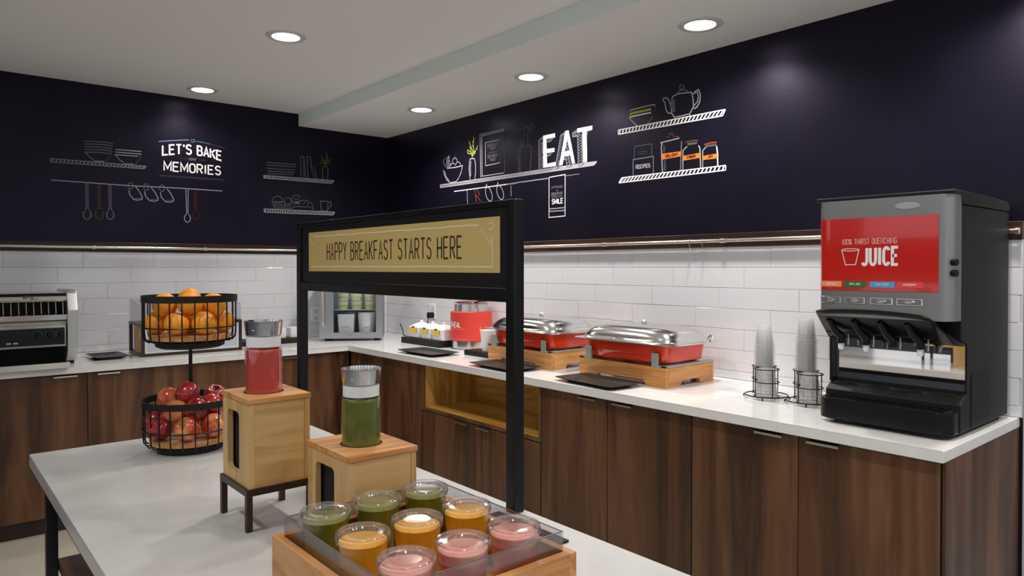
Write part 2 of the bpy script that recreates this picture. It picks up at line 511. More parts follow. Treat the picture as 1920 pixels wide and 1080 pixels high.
# ---------------------------------------------------------------- recessed downlights
def downlight(x, y, z, label, power=1.0, grp='recessed downlights'):
    t = thing('recessed_downlight', label, 'ceiling light', (x, y, z), grp)
    obj('trim_ring', lathe(B(), [(.070, -.001), (.072, -.006), (.080, -.0075), (.098, -.006), (.104, -.001), (.104, 0.0), (.070, 0.0)], 40, (x, y, z), False), mat('light_trim', (0.62, 0.62, 0.61), 0.35), t)
    obj('lens', lathe(B(), [(0, -.0035), (.060, -.0035), (.0705, -.001)], 40, (x, y, z), False), lens_m, t)
    ld = bpy.data.lights.new('lamp', 'SPOT'); ld.energy = LIGHT_W * 4.0 * power; ld.color = (1.0, 0.955, 0.90)
    ld.spot_size = math.radians(150); ld.spot_blend = 0.75; ld.shadow_soft_size = 0.06
    lo = bpy.data.objects.new('lamp', ld); COL.objects.link(lo); lo.parent = t; lo.location = (0, 0, -.02)
    return t
downlight(-0.37, -3.458, CS, 'white recessed downlight in the lowered ceiling strip, above the cup racks')
downlight(-0.37, -2.285, CS, 'white recessed downlight in the lowered ceiling strip, above the EAT lettering')
downlight(-0.385, -1.133, CS, 'white recessed downlight in the lowered ceiling strip, closest to the room corner')
downlight(-1.645, -1.772, CM, 'white recessed downlight in the higher ceiling, nearer the camera and over the island end', MAIN_ROW)
downlight(-1.63, -0.317, CM, 'white recessed downlight in the higher ceiling, close to the bake memories lettering', MAIN_ROW * .6)
for x, y, z in ((-0.37, -4.63, CS), (-0.37, -5.8, CS), (-1.645, -3.22, CM), (-1.645, -4.67, CM), (-1.645, -6.1, CM),
                (-3.40, -3.9, CM), (-3.40, -6.1, CM)):
    downlight(x, y, z, 'white recessed downlight added outside the view to light the scene', 1.0 if z == CS else MAIN_ROW, 'added downlights outside the view')  # unseen downlights added to fill out the lighting

# ---------------------------------------------------------------- chalk drawings on the dark walls
ART = {
 'L1shelf': [
  [(-2.475, 2.112), (-1.912, 2.114), (-1.924, 2.095), (-2.473, 2.09)],
 ],
 'L1': [
  ('tall_bowl_stack', 'd', 0.006, [(-2.284, 2.245), (-2.201, 2.251), (-2.117, 2.25)]),
  ('tall_bowl_stack', 'd', 0.006, [(-2.283, 2.228), (-2.2, 2.234), (-2.116, 2.233)]),
  ('tall_bowl_stack', 'd', 0.006, [(-2.283, 2.209), (-2.202, 2.215), (-2.12, 2.214)]),
  ('tall_bowl_stack', 'd', 0.006, [(-2.281, 2.191), (-2.203, 2.198), (-2.123, 2.197)]),
  ('tall_bowl_stack', 'd', 0.006, [(-2.28, 2.173), (-2.205, 2.18), (-2.128, 2.179)]),
  ('tall_bowl_stack', 'd', 0.006, [(-2.284, 2.177), (-2.259, 2.147), (-2.22, 2.118)]),
  ('tall_bowl_stack', 'k', 0.006, [(-2.123, 2.194), (-2.139, 2.15), (-2.165, 2.123)]),
  ('tall_bowl_stack', 'd', 0.012, [(-2.223, 2.12), (-2.171, 2.121)]),
  ('short_bowl_stack', 'm', 0.006, [(-2.102, 2.21), (-1.942, 2.213)]),
  ('short_bowl_stack', 'm', 0.006, [(-2.102, 2.193), (-1.941, 2.194)]),
  ('short_bowl_stack', 'm', 0.006, [(-2.101, 2.175), (-1.962, 2.178)]),
  ('short_bowl_stack', 'd', 0.007, [(-2.106, 2.177), (-2.075, 2.141), (-2.042, 2.117)]),
  ('short_bowl_stack', 'k', 0.006, [(-1.941, 2.194), (-1.96, 2.146), (-1.987, 2.118)]),
  ('short_bowl_stack', 'd', 0.012, [(-2.045, 2.117), (-1.993, 2.119)]),
  ('hanging_rod', 'm', 0.007, [(-2.472, 1.974), (-2.28, 1.973), (-2.005, 1.971), (-1.859, 1.975), (-1.648, 1.978), (-1.399, 1.978)]),
  ('spoon#498', 'd', 0.006, [(-2.278, 1.972), (-2.276, 1.804)]),
  ('spoon#498', 'd', 0.006, [(-2.266, 1.973), (-2.266, 1.805)]),
  ('spoon#498', 'd', 0.008, [(-2.276, 1.806), (-2.283, 1.786), (-2.274, 1.791), (-2.264, 1.79), (-2.256, 1.785), (-2.251, 1.775), (-2.248, 1.763), (-2.25, 1.751), (-2.255, 1.74), (-2.262, 1.733), (-2.271, 1.73), (-2.281, 1.732), (-2.288, 1.739), (-2.293, 1.749), (-2.294, 1.761), (-2.292, 1.773), (-2.286, 1.783), (-2.278, 1.789), (-2.268, 1.791), (-2.26, 1.788), (-2.266, 1.807)]),
  ('spoon#636', 'y', 0.006, [(-2.207, 1.971), (-2.205, 1.808)]),
  ('spoon#636', 'y', 0.006, [(-2.195, 1.972), (-2.194, 1.809)]),
  ('spoon#636', 'y', 0.008, [(-2.205, 1.81), (-2.211, 1.79), (-2.202, 1.794), (-2.193, 1.794), (-2.185, 1.788), (-2.179, 1.779), (-2.176, 1.767), (-2.178, 1.754), (-2.183, 1.743), (-2.191, 1.736), (-2.2, 1.733), (-2.209, 1.735), (-2.217, 1.742), (-2.222, 1.752), (-2.223, 1.765), (-2.221, 1.777), (-2.215, 1.787), (-2.206, 1.793), (-2.197, 1.795), (-2.188, 1.791), (-2.194, 1.811)]),
  ('spoon#757', 'd', 0.006, [(-2.143, 1.973), (-2.141, 1.81)]),
  ('spoon#757', 'd', 0.006, [(-2.131, 1.974), (-2.131, 1.81)]),
  ('spoon#757', 'd', 0.008, [(-2.141, 1.812), (-2.147, 1.791), (-2.138, 1.795), (-2.13, 1.794), (-2.122, 1.789), (-2.117, 1.78), (-2.115, 1.768), (-2.116, 1.756), (-2.121, 1.745), (-2.128, 1.738), (-2.136, 1.735), (-2.145, 1.737), (-2.152, 1.744), (-2.156, 1.754), (-2.157, 1.766), (-2.155, 1.778), (-2.15, 1.787), (-2.142, 1.794), (-2.134, 1.795), (-2.125, 1.792), (-2.131, 1.812)]),
  ('spoon#b426', 'm', 0.006, [(-1.653, 1.972), (-1.649, 1.803)]),
  ('spoon#b426', 'm', 0.006, [(-1.637, 1.973), (-1.64, 1.804)]),
  ('spoon#b426', 'm', 0.007, [(-1.649, 1.805), (-1.651, 1.792), (-1.643, 1.794), (-1.635, 1.792), (-1.629, 1.786), (-1.625, 1.776), (-1.623, 1.765), (-1.625, 1.755), (-1.63, 1.745), (-1.636, 1.739), (-1.644, 1.736), (-1.652, 1.738), (-1.658, 1.744), (-1.663, 1.753), (-1.664, 1.764), (-1.663, 1.775), (-1.659, 1.784), (-1.652, 1.791), (-1.645, 1.794), (-1.637, 1.792), (-1.64, 1.805)]),
  ('spoon#b520', 'r', 0.006, [(-1.596, 1.97), (-1.591, 1.825)]),
  ('spoon#b520', 'r', 0.006, [(-1.58, 1.971), (-1.583, 1.826)]),
  ('spoon#b520', 'r', 0.007, [(-1.591, 1.827), (-1.594, 1.814), (-1.586, 1.816), (-1.578, 1.814), (-1.571, 1.808), (-1.567, 1.798), (-1.566, 1.787), (-1.567, 1.776), (-1.572, 1.767), (-1.579, 1.761), (-1.587, 1.758), (-1.595, 1.76), (-1.601, 1.766), (-1.606, 1.775), (-1.607, 1.785), (-1.606, 1.796), (-1.602, 1.806), (-1.595, 1.813), (-1.587, 1.816), (-1.579, 1.815), (-1.583, 1.827)]),
  ('mug#0', 'd', 0.005, [(-1.995, 1.971), (-1.996, 1.962), (-2.0, 1.955), (-2.005, 1.95), (-2.011, 1.948), (-2.018, 1.949), (-2.023, 1.953), (-2.027, 1.96), (-2.028, 1.969), (-2.027, 1.977), (-2.023, 1.984), (-2.018, 1.99), (-2.011, 1.992), (-2.005, 1.991), (-2.0, 1.986), (-1.996, 1.979), (-1.995, 1.971)]),
  ('mug#0', 'm', 0.007, [(-2.021, 1.94), (-2.017, 1.91), (-1.992, 1.878), (-1.964, 1.875), (-1.941, 1.883), (-1.938, 1.897), (-1.958, 1.938), (-1.98, 1.968)]),
  ('mug#0', 'd', 0.005, [(-1.989, 1.884), (-1.944, 1.89)]),
  ('mug#1', 'd', 0.005, [(-1.896, 1.971), (-1.897, 1.962), (-1.901, 1.955), (-1.907, 1.95), (-1.913, 1.947), (-1.92, 1.949), (-1.925, 1.953), (-1.929, 1.96), (-1.93, 1.968), (-1.928, 1.977), (-1.925, 1.984), (-1.919, 1.99), (-1.913, 1.992), (-1.906, 1.991), (-1.901, 1.986), (-1.897, 1.979), (-1.896, 1.971)]),
  ('mug#1', 'm', 0.007, [(-1.923, 1.939), (-1.919, 1.909), (-1.893, 1.877), (-1.864, 1.874), (-1.841, 1.881), (-1.837, 1.895), (-1.858, 1.938), (-1.881, 1.968)]),
  ('mug#1', 'd', 0.005, [(-1.89, 1.883), (-1.844, 1.889)]),
  ('mug#2', 'd', 0.005, [(-1.795, 1.971), (-1.796, 1.962), (-1.8, 1.955), (-1.805, 1.949), (-1.812, 1.947), (-1.819, 1.948), (-1.824, 1.953), (-1.828, 1.96), (-1.829, 1.968), (-1.828, 1.977), (-1.824, 1.985), (-1.818, 1.99), (-1.812, 1.992), (-1.805, 1.991), (-1.8, 1.986), (-1.796, 1.979), (-1.795, 1.971)]),
  ('mug#2', 'm', 0.007, [(-1.822, 1.939), (-1.818, 1.908), (-1.791, 1.875), (-1.762, 1.873), (-1.738, 1.88), (-1.734, 1.894), (-1.756, 1.937), (-1.779, 1.968)]),
  ('mug#2', 'd', 0.005, [(-1.788, 1.882), (-1.741, 1.888)]),
 ],
 'L2text': {'l1': [(-1.812, 2.201), (-1.812, 2.267), (-1.64, 2.227), (-1.64, 2.292), (-1.401, 2.204), (-1.401, 2.27)], 'l2': [(-1.804, 2.093), (-1.803, 2.16), (-1.406, 2.096), (-1.406, 2.162)], 'some': [(-1.635, 2.184), (-1.583, 2.184), (-1.631, 2.201)]},
 'L2': [
  ('dotted_line', 'b', 0.006, [(-1.83, 2.298), (-1.826, 2.292)]),
  ('dotted_line', 'n', 0.006, [(-1.579, 2.327), (-1.575, 2.321)]),
  ('dotted_line', 'b', 0.006, [(-1.821, 2.3), (-1.817, 2.294)]),
  ('dotted_line', 'n', 0.006, [(-1.57, 2.327), (-1.566, 2.321)]),
  ('dotted_line', 'b', 0.006, [(-1.812, 2.302), (-1.808, 2.296)]),
  ('dotted_line', 'n', 0.006, [(-1.561, 2.327), (-1.557, 2.321)]),
  ('dotted_line', 'b', 0.006, [(-1.803, 2.303), (-1.799, 2.297)]),
  ('dotted_line', 'n', 0.006, [(-1.552, 2.326), (-1.548, 2.32)]),
  ('dotted_line', 'b', 0.006, [(-1.794, 2.305), (-1.79, 2.299)]),
  ('dotted_line', 'n', 0.006, [(-1.543, 2.325), (-1.538, 2.319)]),
  ('dotted_line', 'b', 0.006, [(-1.785, 2.307), (-1.781, 2.301)]),
  ('dotted_line', 'n', 0.006, [(-1.534, 2.325), (-1.529, 2.319)]),
  ('dotted_line', 'b', 0.006, [(-1.776, 2.309), (-1.772, 2.303)]),
  ('dotted_line', 'n', 0.006, [(-1.524, 2.324), (-1.52, 2.318)]),
  ('dotted_line', 'b', 0.006, [(-1.767, 2.31), (-1.762, 2.304)]),
  ('dotted_line', 'n', 0.006, [(-1.515, 2.322), (-1.511, 2.316)]),
  ('dotted_line', 'b', 0.006, [(-1.757, 2.312), (-1.753, 2.306)]),
  ('dotted_line', 'n', 0.006, [(-1.506, 2.321), (-1.502, 2.315)]),
  ('dotted_line', 'b', 0.006, [(-1.748, 2.314), (-1.744, 2.308)]),
  ('dotted_line', 'n', 0.006, [(-1.497, 2.32), (-1.492, 2.314)]),
  ('dotted_line', 'b', 0.006, [(-1.739, 2.315), (-1.735, 2.31)]),
  ('dotted_line', 'n', 0.006, [(-1.488, 2.319), (-1.483, 2.313)]),
  ('dotted_line', 'b', 0.006, [(-1.73, 2.317), (-1.726, 2.311)]),
  ('dotted_line', 'k', 0.006, [(-1.478, 2.317), (-1.474, 2.311)]),
  ('dotted_line', 'b', 0.006, [(-1.721, 2.319), (-1.717, 2.313)]),
  ('dotted_line', 'k', 0.006, [(-1.469, 2.316), (-1.465, 2.31)]),
  ('dotted_line', 'b', 0.006, [(-1.711, 2.32), (-1.707, 2.314)]),
  ('dotted_line', 'k', 0.006, [(-1.46, 2.314), (-1.455, 2.308)]),
  ('dotted_line', 'b', 0.006, [(-1.702, 2.322), (-1.698, 2.316)]),
  ('dotted_line', 'k', 0.006, [(-1.45, 2.313), (-1.446, 2.307)]),
  ('dotted_line', 'b', 0.006, [(-1.693, 2.323), (-1.689, 2.317)]),
  ('dotted_line', 'k', 0.006, [(-1.441, 2.311), (-1.437, 2.305)]),
  ('dotted_line', 'b', 0.006, [(-1.684, 2.325), (-1.68, 2.319)]),
  ('dotted_line', 'k', 0.006, [(-1.432, 2.309), (-1.427, 2.303)]),
  ('dotted_line', 'b', 0.006, [(-1.674, 2.326), (-1.67, 2.32)]),
  ('dotted_line', 'k', 0.006, [(-1.422, 2.307), (-1.418, 2.301)]),
  ('dotted_line', 'b', 0.006, [(-1.665, 2.328), (-1.661, 2.322)]),
  ('dotted_line', 'k', 0.006, [(-1.413, 2.306), (-1.408, 2.3)]),
  ('dotted_line', 'b', 0.006, [(-1.656, 2.329), (-1.651, 2.323)]),
  ('dotted_line', 'k', 0.006, [(-1.403, 2.304), (-1.399, 2.298)]),
  ('dotted_line', 'b', 0.006, [(-1.646, 2.33), (-1.642, 2.324)]),
  ('dotted_line', 'k', 0.006, [(-1.394, 2.302), (-1.389, 2.296)]),
  ('dotted_line', 'b', 0.006, [(-1.637, 2.331), (-1.633, 2.326)]),
  ('dotted_line', 'k', 0.006, [(-1.384, 2.3), (-1.38, 2.294)]),
  ('dotted_line', 'd', 0.006, [(-1.618, 2.329), (-1.615, 2.332), (-1.611, 2.334), (-1.606, 2.335), (-1.601, 2.335), (-1.597, 2.335), (-1.593, 2.333), (-1.591, 2.33), (-1.59, 2.327), (-1.591, 2.324), (-1.593, 2.321), (-1.597, 2.319), (-1.601, 2.317), (-1.606, 2.316), (-1.611, 2.316), (-1.615, 2.317), (-1.619, 2.319)]),
  ('hatched_line', 'k', 0.005, [(-1.829, 2.052), (-1.825, 2.062)]),
  ('hatched_line', 'k', 0.005, [(-1.822, 2.052), (-1.818, 2.062)]),
  ('hatched_line', 'k', 0.005, [(-1.815, 2.052), (-1.811, 2.062)]),
  ('hatched_line', 'k', 0.005, [(-1.808, 2.052), (-1.804, 2.062)]),
  ('hatched_line', 'k', 0.005, [(-1.801, 2.052), (-1.797, 2.062)]),
  ('hatched_line', 'k', 0.005, [(-1.794, 2.052), (-1.79, 2.063)]),
  ('hatched_line', 'k', 0.005, [(-1.787, 2.052), (-1.783, 2.063)]),
  ('hatched_line', 'k', 0.005, [(-1.78, 2.052), (-1.776, 2.063)]),
  ('hatched_line', 'k', 0.005, [(-1.773, 2.052), (-1.768, 2.063)]),
  ('hatched_line', 'k', 0.005, [(-1.766, 2.052), (-1.761, 2.063)]),
  ('hatched_line', 'k', 0.005, [(-1.759, 2.052), (-1.754, 2.063)]),
  ('hatched_line', 'k', 0.005, [(-1.752, 2.052), (-1.747, 2.063)]),
  ('hatched_line', 'k', 0.005, [(-1.745, 2.052), (-1.74, 2.063)]),
  ('hatched_line', 'k', 0.005, [(-1.738, 2.053), (-1.733, 2.063)]),
  ('hatched_line', 'k', 0.005, [(-1.73, 2.053), (-1.726, 2.063)]),
  ('hatched_line', 'k', 0.005, [(-1.723, 2.053), (-1.719, 2.063)]),
  ('hatched_line', 'k', 0.005, [(-1.716, 2.053), (-1.711, 2.063)]),
  ('hatched_line', 'k', 0.005, [(-1.709, 2.053), (-1.704, 2.063)]),
  ('hatched_line', 'k', 0.005, [(-1.702, 2.053), (-1.697, 2.063)]),
  ('hatched_line', 'k', 0.005, [(-1.695, 2.053), (-1.69, 2.063)]),
  ('hatched_line', 'k', 0.005, [(-1.687, 2.053), (-1.682, 2.063)]),
  ('hatched_line', 'k', 0.005, [(-1.68, 2.053), (-1.675, 2.064)]),
  ('hatched_line', 'k', 0.005, [(-1.673, 2.053), (-1.668, 2.064)]),
  ('hatched_line', 'k', 0.005, [(-1.666, 2.053), (-1.661, 2.064)]),
  ('hatched_line', 'k', 0.005, [(-1.658, 2.053), (-1.653, 2.064)]),
  ('hatched_line', 'k', 0.005, [(-1.651, 2.053), (-1.646, 2.064)]),
  ('hatched_line', 'k', 0.005, [(-1.644, 2.053), (-1.639, 2.064)]),
  ('hatched_line', 'k', 0.005, [(-1.636, 2.053), (-1.631, 2.064)]),
  ('hatched_line', 'k', 0.005, [(-1.629, 2.053), (-1.624, 2.064)]),
  ('hatched_line', 'k', 0.005, [(-1.622, 2.053), (-1.617, 2.064)]),
  ('hatched_line', 'k', 0.005, [(-1.614, 2.053), (-1.609, 2.064)]),
  ('hatched_line', 'k', 0.005, [(-1.607, 2.054), (-1.602, 2.064)]),
  ('hatched_line', 'k', 0.005, [(-1.599, 2.054), (-1.595, 2.064)]),
  ('hatched_line', 'k', 0.005, [(-1.592, 2.054), (-1.587, 2.064)]),
  ('hatched_line', 'k', 0.005, [(-1.585, 2.054), (-1.58, 2.064)]),
  ('hatched_line', 'k', 0.005, [(-1.577, 2.054), (-1.572, 2.064)]),
  ('hatched_line', 'k', 0.005, [(-1.57, 2.054), (-1.565, 2.065)]),
  ('hatched_line', 'k', 0.005, [(-1.562, 2.054), (-1.557, 2.065)]),
  ('hatched_line', 'k', 0.005, [(-1.555, 2.054), (-1.55, 2.065)]),
  ('hatched_line', 'k', 0.005, [(-1.547, 2.054), (-1.542, 2.065)]),
  ('hatched_line', 'k', 0.005, [(-1.54, 2.054), (-1.535, 2.065)]),
  ('hatched_line', 'k', 0.005, [(-1.532, 2.054), (-1.527, 2.065)]),
  ('hatched_line', 'k', 0.005, [(-1.525, 2.054), (-1.52, 2.065)]),
  ('hatched_line', 'k', 0.005, [(-1.517, 2.054), (-1.512, 2.065)]),
  ('hatched_line', 'k', 0.005, [(-1.51, 2.054), (-1.505, 2.065)]),
  ('hatched_line', 'k', 0.005, [(-1.502, 2.054), (-1.497, 2.065)]),
  ('hatched_line', 'k', 0.005, [(-1.495, 2.054), (-1.489, 2.065)]),
  ('hatched_line', 'k', 0.005, [(-1.487, 2.054), (-1.482, 2.065)]),
  ('hatched_line', 'k', 0.005, [(-1.479, 2.054), (-1.474, 2.065)]),
  ('hatched_line', 'k', 0.005, [(-1.472, 2.055), (-1.467, 2.065)]),
  ('hatched_line', 'k', 0.005, [(-1.464, 2.055), (-1.459, 2.065)]),
  ('hatched_line', 'k', 0.005, [(-1.456, 2.055), (-1.451, 2.066)]),
  ('hatched_line', 'k', 0.005, [(-1.449, 2.055), (-1.444, 2.066)]),
  ('hatched_line', 'k', 0.005, [(-1.441, 2.055), (-1.436, 2.066)]),
  ('hatched_line', 'k', 0.005, [(-1.433, 2.055), (-1.428, 2.066)]),
  ('hatched_line', 'k', 0.005, [(-1.426, 2.055), (-1.42, 2.066)]),
  ('hatched_line', 'k', 0.005, [(-1.418, 2.055), (-1.413, 2.066)]),
  ('hatched_line', 'k', 0.005, [(-1.41, 2.055), (-1.405, 2.066)]),
  ('hatched_line', 'k', 0.005, [(-1.402, 2.055), (-1.397, 2.066)]),
  ('hatched_line', 'k', 0.005, [(-1.395, 2.055), (-1.389, 2.066)]),
  ('small_rule', 'k', 0.004, [(-1.695, 2.191), (-1.641, 2.19)]),
  ('small_rule', 'k', 0.004, [(-1.567, 2.193), (-1.512, 2.193)]),
 ],
 'L3shelf': [
  [(-1.088, 2.119), (-0.501, 2.126), (-0.523, 2.1), (-1.085, 2.1)],
  [(-1.086, 1.862), (-0.496, 1.867), (-0.511, 1.842), (-1.084, 1.837)],
 ],
 'L3': [
  ('plate_stack', 'k2', 0.012, [(-1.063, 2.222), (-0.828, 2.226)]),
  ('plate_stack', 'k2', 0.012, [(-1.063, 2.201), (-0.832, 2.208)]),
  ('plate_stack', 'k2', 0.012, [(-1.061, 2.177), (-0.836, 2.183)]),
  ('plate_stack', 'k2', 0.012, [(-1.058, 2.156), (-0.84, 2.163)]),
  ('plate_stack', 'k2', 0.012, [(-1.058, 2.135), (-0.85, 2.146)]),
  ('book#0', 'd', 0.006, [(-0.787, 2.136), (-0.789, 2.294), (-0.763, 2.299), (-0.764, 2.138)]),
  ('book#1', 'd', 0.006, [(-0.749, 2.125), (-0.755, 2.233), (-0.763, 2.287)]),
  ('book#2', 'd', 0.006, [(-0.726, 2.124), (-0.735, 2.3), (-0.708, 2.301), (-0.699, 2.227)]),
  ('book#0', 'd', 0.006, [(-0.67, 2.121), (-0.705, 2.232)]),
  ('book#1', 'd', 0.006, [(-0.649, 2.122), (-0.679, 2.231)]),
  ('book#2', 'm', 0.006, [(-0.747, 2.12), (-0.64, 2.12)]),
  ('vase', 'd', 0.007, [(-0.601, 2.126), (-0.607, 2.173), (-0.599, 2.227), (-0.58, 2.237), (-0.559, 2.229), (-0.555, 2.178), (-0.561, 2.126), (-0.601, 2.126)]),
  ('plant_sprig', 'g', 0.009, [(-0.58, 2.24), (-0.589, 2.276), (-0.619, 2.287)]),
  ('plant_sprig', 'g', 0.009, [(-0.58, 2.24), (-0.574, 2.295), (-0.568, 2.349)]),
  ('plant_sprig', 'g', 0.009, [(-0.58, 2.249), (-0.556, 2.282), (-0.528, 2.302)]),
  ('plant_sprig', 'g', 0.009, [(-0.583, 2.271), (-0.604, 2.308), (-0.613, 2.324)]),
  ('plant_sprig', 'g', 0.009, [(-0.577, 2.272), (-0.556, 2.308), (-0.562, 2.33)]),
  ('plant_sprig', 'g', 0.009, [(-0.586, 2.254), (-0.616, 2.262), (-0.622, 2.273)]),
  ('plant_sprig', 'g', 0.009, [(-0.574, 2.255), (-0.543, 2.269), (-0.534, 2.287)]),
  ('bread', 'd', 0.006, [(-1.005, 1.876), (-1.021, 1.913), (-1.018, 1.945), (-0.991, 1.966), (-0.957, 1.963), (-0.927, 1.937), (-0.921, 1.919), (-0.933, 1.88)]),
  ('bread', 'd', 0.006, [(-1.002, 1.882), (-1.006, 1.922)]),
  ('bread', 'd', 0.006, [(-0.988, 1.883), (-0.992, 1.923)]),
  ('bread', 'd', 0.006, [(-0.973, 1.883), (-0.978, 1.924)]),
  ('bread', 'd', 0.006, [(-0.959, 1.884), (-0.963, 1.924)]),
  ('bread', 'd', 0.006, [(-0.944, 1.885), (-0.949, 1.925)]),
  ('bread', 'd', 0.006, [(-1.013, 1.921), (-0.927, 1.929)]),
  ('bread', 'd', 0.006, [(-0.918, 1.954), (-0.89, 1.959), (-0.865, 1.949), (-0.859, 1.922)]),
  ('bread', 'd', 0.006, [(-0.916, 1.884), (-0.918, 1.919)]),
  ('bread', 'd', 0.006, [(-0.902, 1.885), (-0.905, 1.92)]),
  ('bread', 'd', 0.006, [(-0.889, 1.885), (-0.891, 1.921)]),
  ('bread', 'd', 0.006, [(-0.875, 1.886), (-0.878, 1.921)]),
  ('bread', 'd', 0.006, [(-1.002, 1.874), (-0.862, 1.876)]),
  ('bread', 'd', 0.006, [(-0.865, 1.908), (-0.868, 1.917), (-0.87, 1.926), (-0.871, 1.936), (-0.869, 1.945), (-0.866, 1.955), (-0.862, 1.963), (-0.856, 1.971), (-0.849, 1.977), (-0.842, 1.981), (-0.833, 1.984), (-0.825, 1.985), (-0.817, 1.984), (-0.809, 1.981), (-0.802, 1.976), (-0.796, 1.97), (-0.791, 1.962)]),
  ('bread', 'd', 0.005, [(-0.838, 1.905), (-0.844, 1.91), (-0.848, 1.917), (-0.851, 1.925), (-0.85, 1.933), (-0.848, 1.941), (-0.843, 1.948), (-0.837, 1.954), (-0.83, 1.957), (-0.822, 1.957), (-0.814, 1.955), (-0.808, 1.951), (-0.803, 1.945), (-0.8, 1.937), (-0.799, 1.929), (-0.801, 1.921), (-0.805, 1.913)]),
  ('bread', 'm', 0.006, [(-0.837, 1.935), (-0.831, 1.921), (-0.824, 1.933), (-0.817, 1.922), (-0.814, 1.936)]),
  ('bread', 'd', 0.006, [(-0.862, 1.879), (-0.84, 1.893), (-0.712, 1.898), (-0.683, 1.88)]),
  ('bread', 'd', 0.006, [(-0.817, 1.908), (-0.799, 1.94), (-0.759, 1.95), (-0.718, 1.942), (-0.692, 1.918), (-0.684, 1.88)]),
  ('bread', 'd', 0.005, [(-0.771, 1.917), (-0.747, 1.94)]),
  ('bread', 'd', 0.005, [(-0.733, 1.908), (-0.727, 1.936)]),
  ('mug', 'd', 0.008, [(-0.614, 1.872), (-0.623, 1.949), (-0.557, 1.953), (-0.56, 1.872), (-0.614, 1.872)]),
  ('mug', 'd', 0.008, [(-0.557, 1.94), (-0.535, 1.95), (-0.527, 1.931), (-0.539, 1.902), (-0.558, 1.889)]),
 ],
 'R1shelf': [
  [(-0.806, 2.056), (-2.468, 2.05), (-2.444, 2.031), (-0.808, 2.035)],
 ],
 'R1': [
  ('hanging_rod', 'w', 0.008, [(-0.993, 1.99), (-1.726, 1.988)]),
  ('hanging_rod', 'm', 0.008, [(-1.617, 1.99), (-2.038, 1.99)]),
  ('hanging_rod', 'd', 0.006, [(-2.201, 1.99), (-2.32, 1.99)]),
  ('fruit_bowl', 'm', 0.008, [(-0.899, 2.176), (-0.999, 2.172), (-1.104, 2.175)]),
  ('fruit_bowl', 'm', 0.007, [(-1.098, 2.169), (-1.088, 2.135), (-1.053, 2.088), (-1.015, 2.063), (-0.938, 2.062), (-0.894, 2.087), (-0.86, 2.133), (-0.848, 2.17)]),
  ('fruit_bowl', 'd', 0.014, [(-0.865, 2.158), (-0.888, 2.111), (-0.933, 2.071)]),
  ('fruit_bowl', 'm', 0.006, [(-0.911, 2.176), (-0.89, 2.221), (-0.922, 2.269), (-0.93, 2.255), (-0.911, 2.225), (-0.927, 2.178)]),
  ('fruit_bowl', 'm', 0.006, [(-0.927, 2.178), (-0.944, 2.202), (-0.927, 2.236)]),
  ('fruit_bowl', 'd', 0.006, [(-0.888, 2.182), (-0.848, 2.225), (-0.854, 2.244), (-0.905, 2.264)]),
  ('fruit_bowl', 'm', 0.006, [(-0.949, 2.188), (-0.949, 2.192), (-0.951, 2.196), (-0.953, 2.199), (-0.956, 2.202), (-0.96, 2.205), (-0.965, 2.206), (-0.97, 2.207), (-0.975, 2.207), (-0.98, 2.207), (-0.985, 2.205), (-0.99, 2.203), (-0.995, 2.201), (-0.999, 2.197), (-1.002, 2.194), (-1.004, 2.19), (-1.005, 2.186)]),
  ('fruit_bowl', 'm', 0.006, [(-1.015, 2.188), (-1.015, 2.192), (-1.017, 2.197), (-1.02, 2.2), (-1.023, 2.204), (-1.028, 2.206), (-1.033, 2.208), (-1.039, 2.209), (-1.045, 2.208), (-1.051, 2.207), (-1.056, 2.205), (-1.062, 2.202), (-1.066, 2.199), (-1.07, 2.195), (-1.073, 2.19), (-1.074, 2.186), (-1.075, 2.181)]),
  ('fruit_bowl', 'm', 0.006, [(-0.975, 2.213), (-0.972, 2.219), (-0.971, 2.224), (-0.972, 2.23), (-0.975, 2.235), (-0.98, 2.239), (-0.986, 2.241), (-0.994, 2.243), (-1.002, 2.243), (-1.009, 2.241), (-1.017, 2.238), (-1.023, 2.234), (-1.028, 2.229), (-1.031, 2.223), (-1.032, 2.217), (-1.031, 2.212), (-1.028, 2.207)]),
  ('fruit_bowl', 'm', 0.006, [(-1.002, 2.24), (-1.004, 2.256)]),
  ('vase', 'm', 0.008, [(-1.196, 2.061), (-1.183, 2.138), (-1.186, 2.187), (-1.196, 2.214), (-1.247, 2.212), (-1.261, 2.173), (-1.263, 2.111), (-1.252, 2.06)]),
  ('vase', 'd', 0.014, [(-1.206, 2.197), (-1.199, 2.149), (-1.203, 2.086)]),
  ('plant_sprig', 'G', 0.0065, [(-1.222, 2.217), (-1.212, 2.259), (-1.165, 2.286)]),
  ('plant_sprig', 'G', 0.0065, [(-1.222, 2.217), (-1.227, 2.269), (-1.181, 2.346)]),
  ('plant_sprig', 'G', 0.0065, [(-1.224, 2.226), (-1.242, 2.28), (-1.227, 2.343)]),
  ('plant_sprig', 'G', 0.0065, [(-1.227, 2.244), (-1.268, 2.27), (-1.288, 2.301)]),
  ('plant_sprig', 'G', 0.0065, [(-1.232, 2.256), (-1.278, 2.275), (-1.283, 2.281)]),
  ('plant_sprig', 'G', 0.0065, [(-1.217, 2.246), (-1.17, 2.258), (-1.16, 2.278)]),
  ('plant_sprig', 'G', 0.0065, [(-1.222, 2.233), (-1.253, 2.248), (-1.263, 2.265)]),
  ('plant_sprig', 'G', 0.0065, [(-1.227, 2.3), (-1.242, 2.354), (-1.237, 2.37)]),
  ('plant_sprig', 'G', 0.0065, [(-1.212, 2.271), (-1.191, 2.305)]),
  ('framed_print', 'm', 0.007, [(-1.323, 2.065), (-1.315, 2.378), (-1.598, 2.377)]),
  ('framed_print', 'm', 0.009, [(-1.341, 2.073), (-1.335, 2.364), (-1.598, 2.367)]),
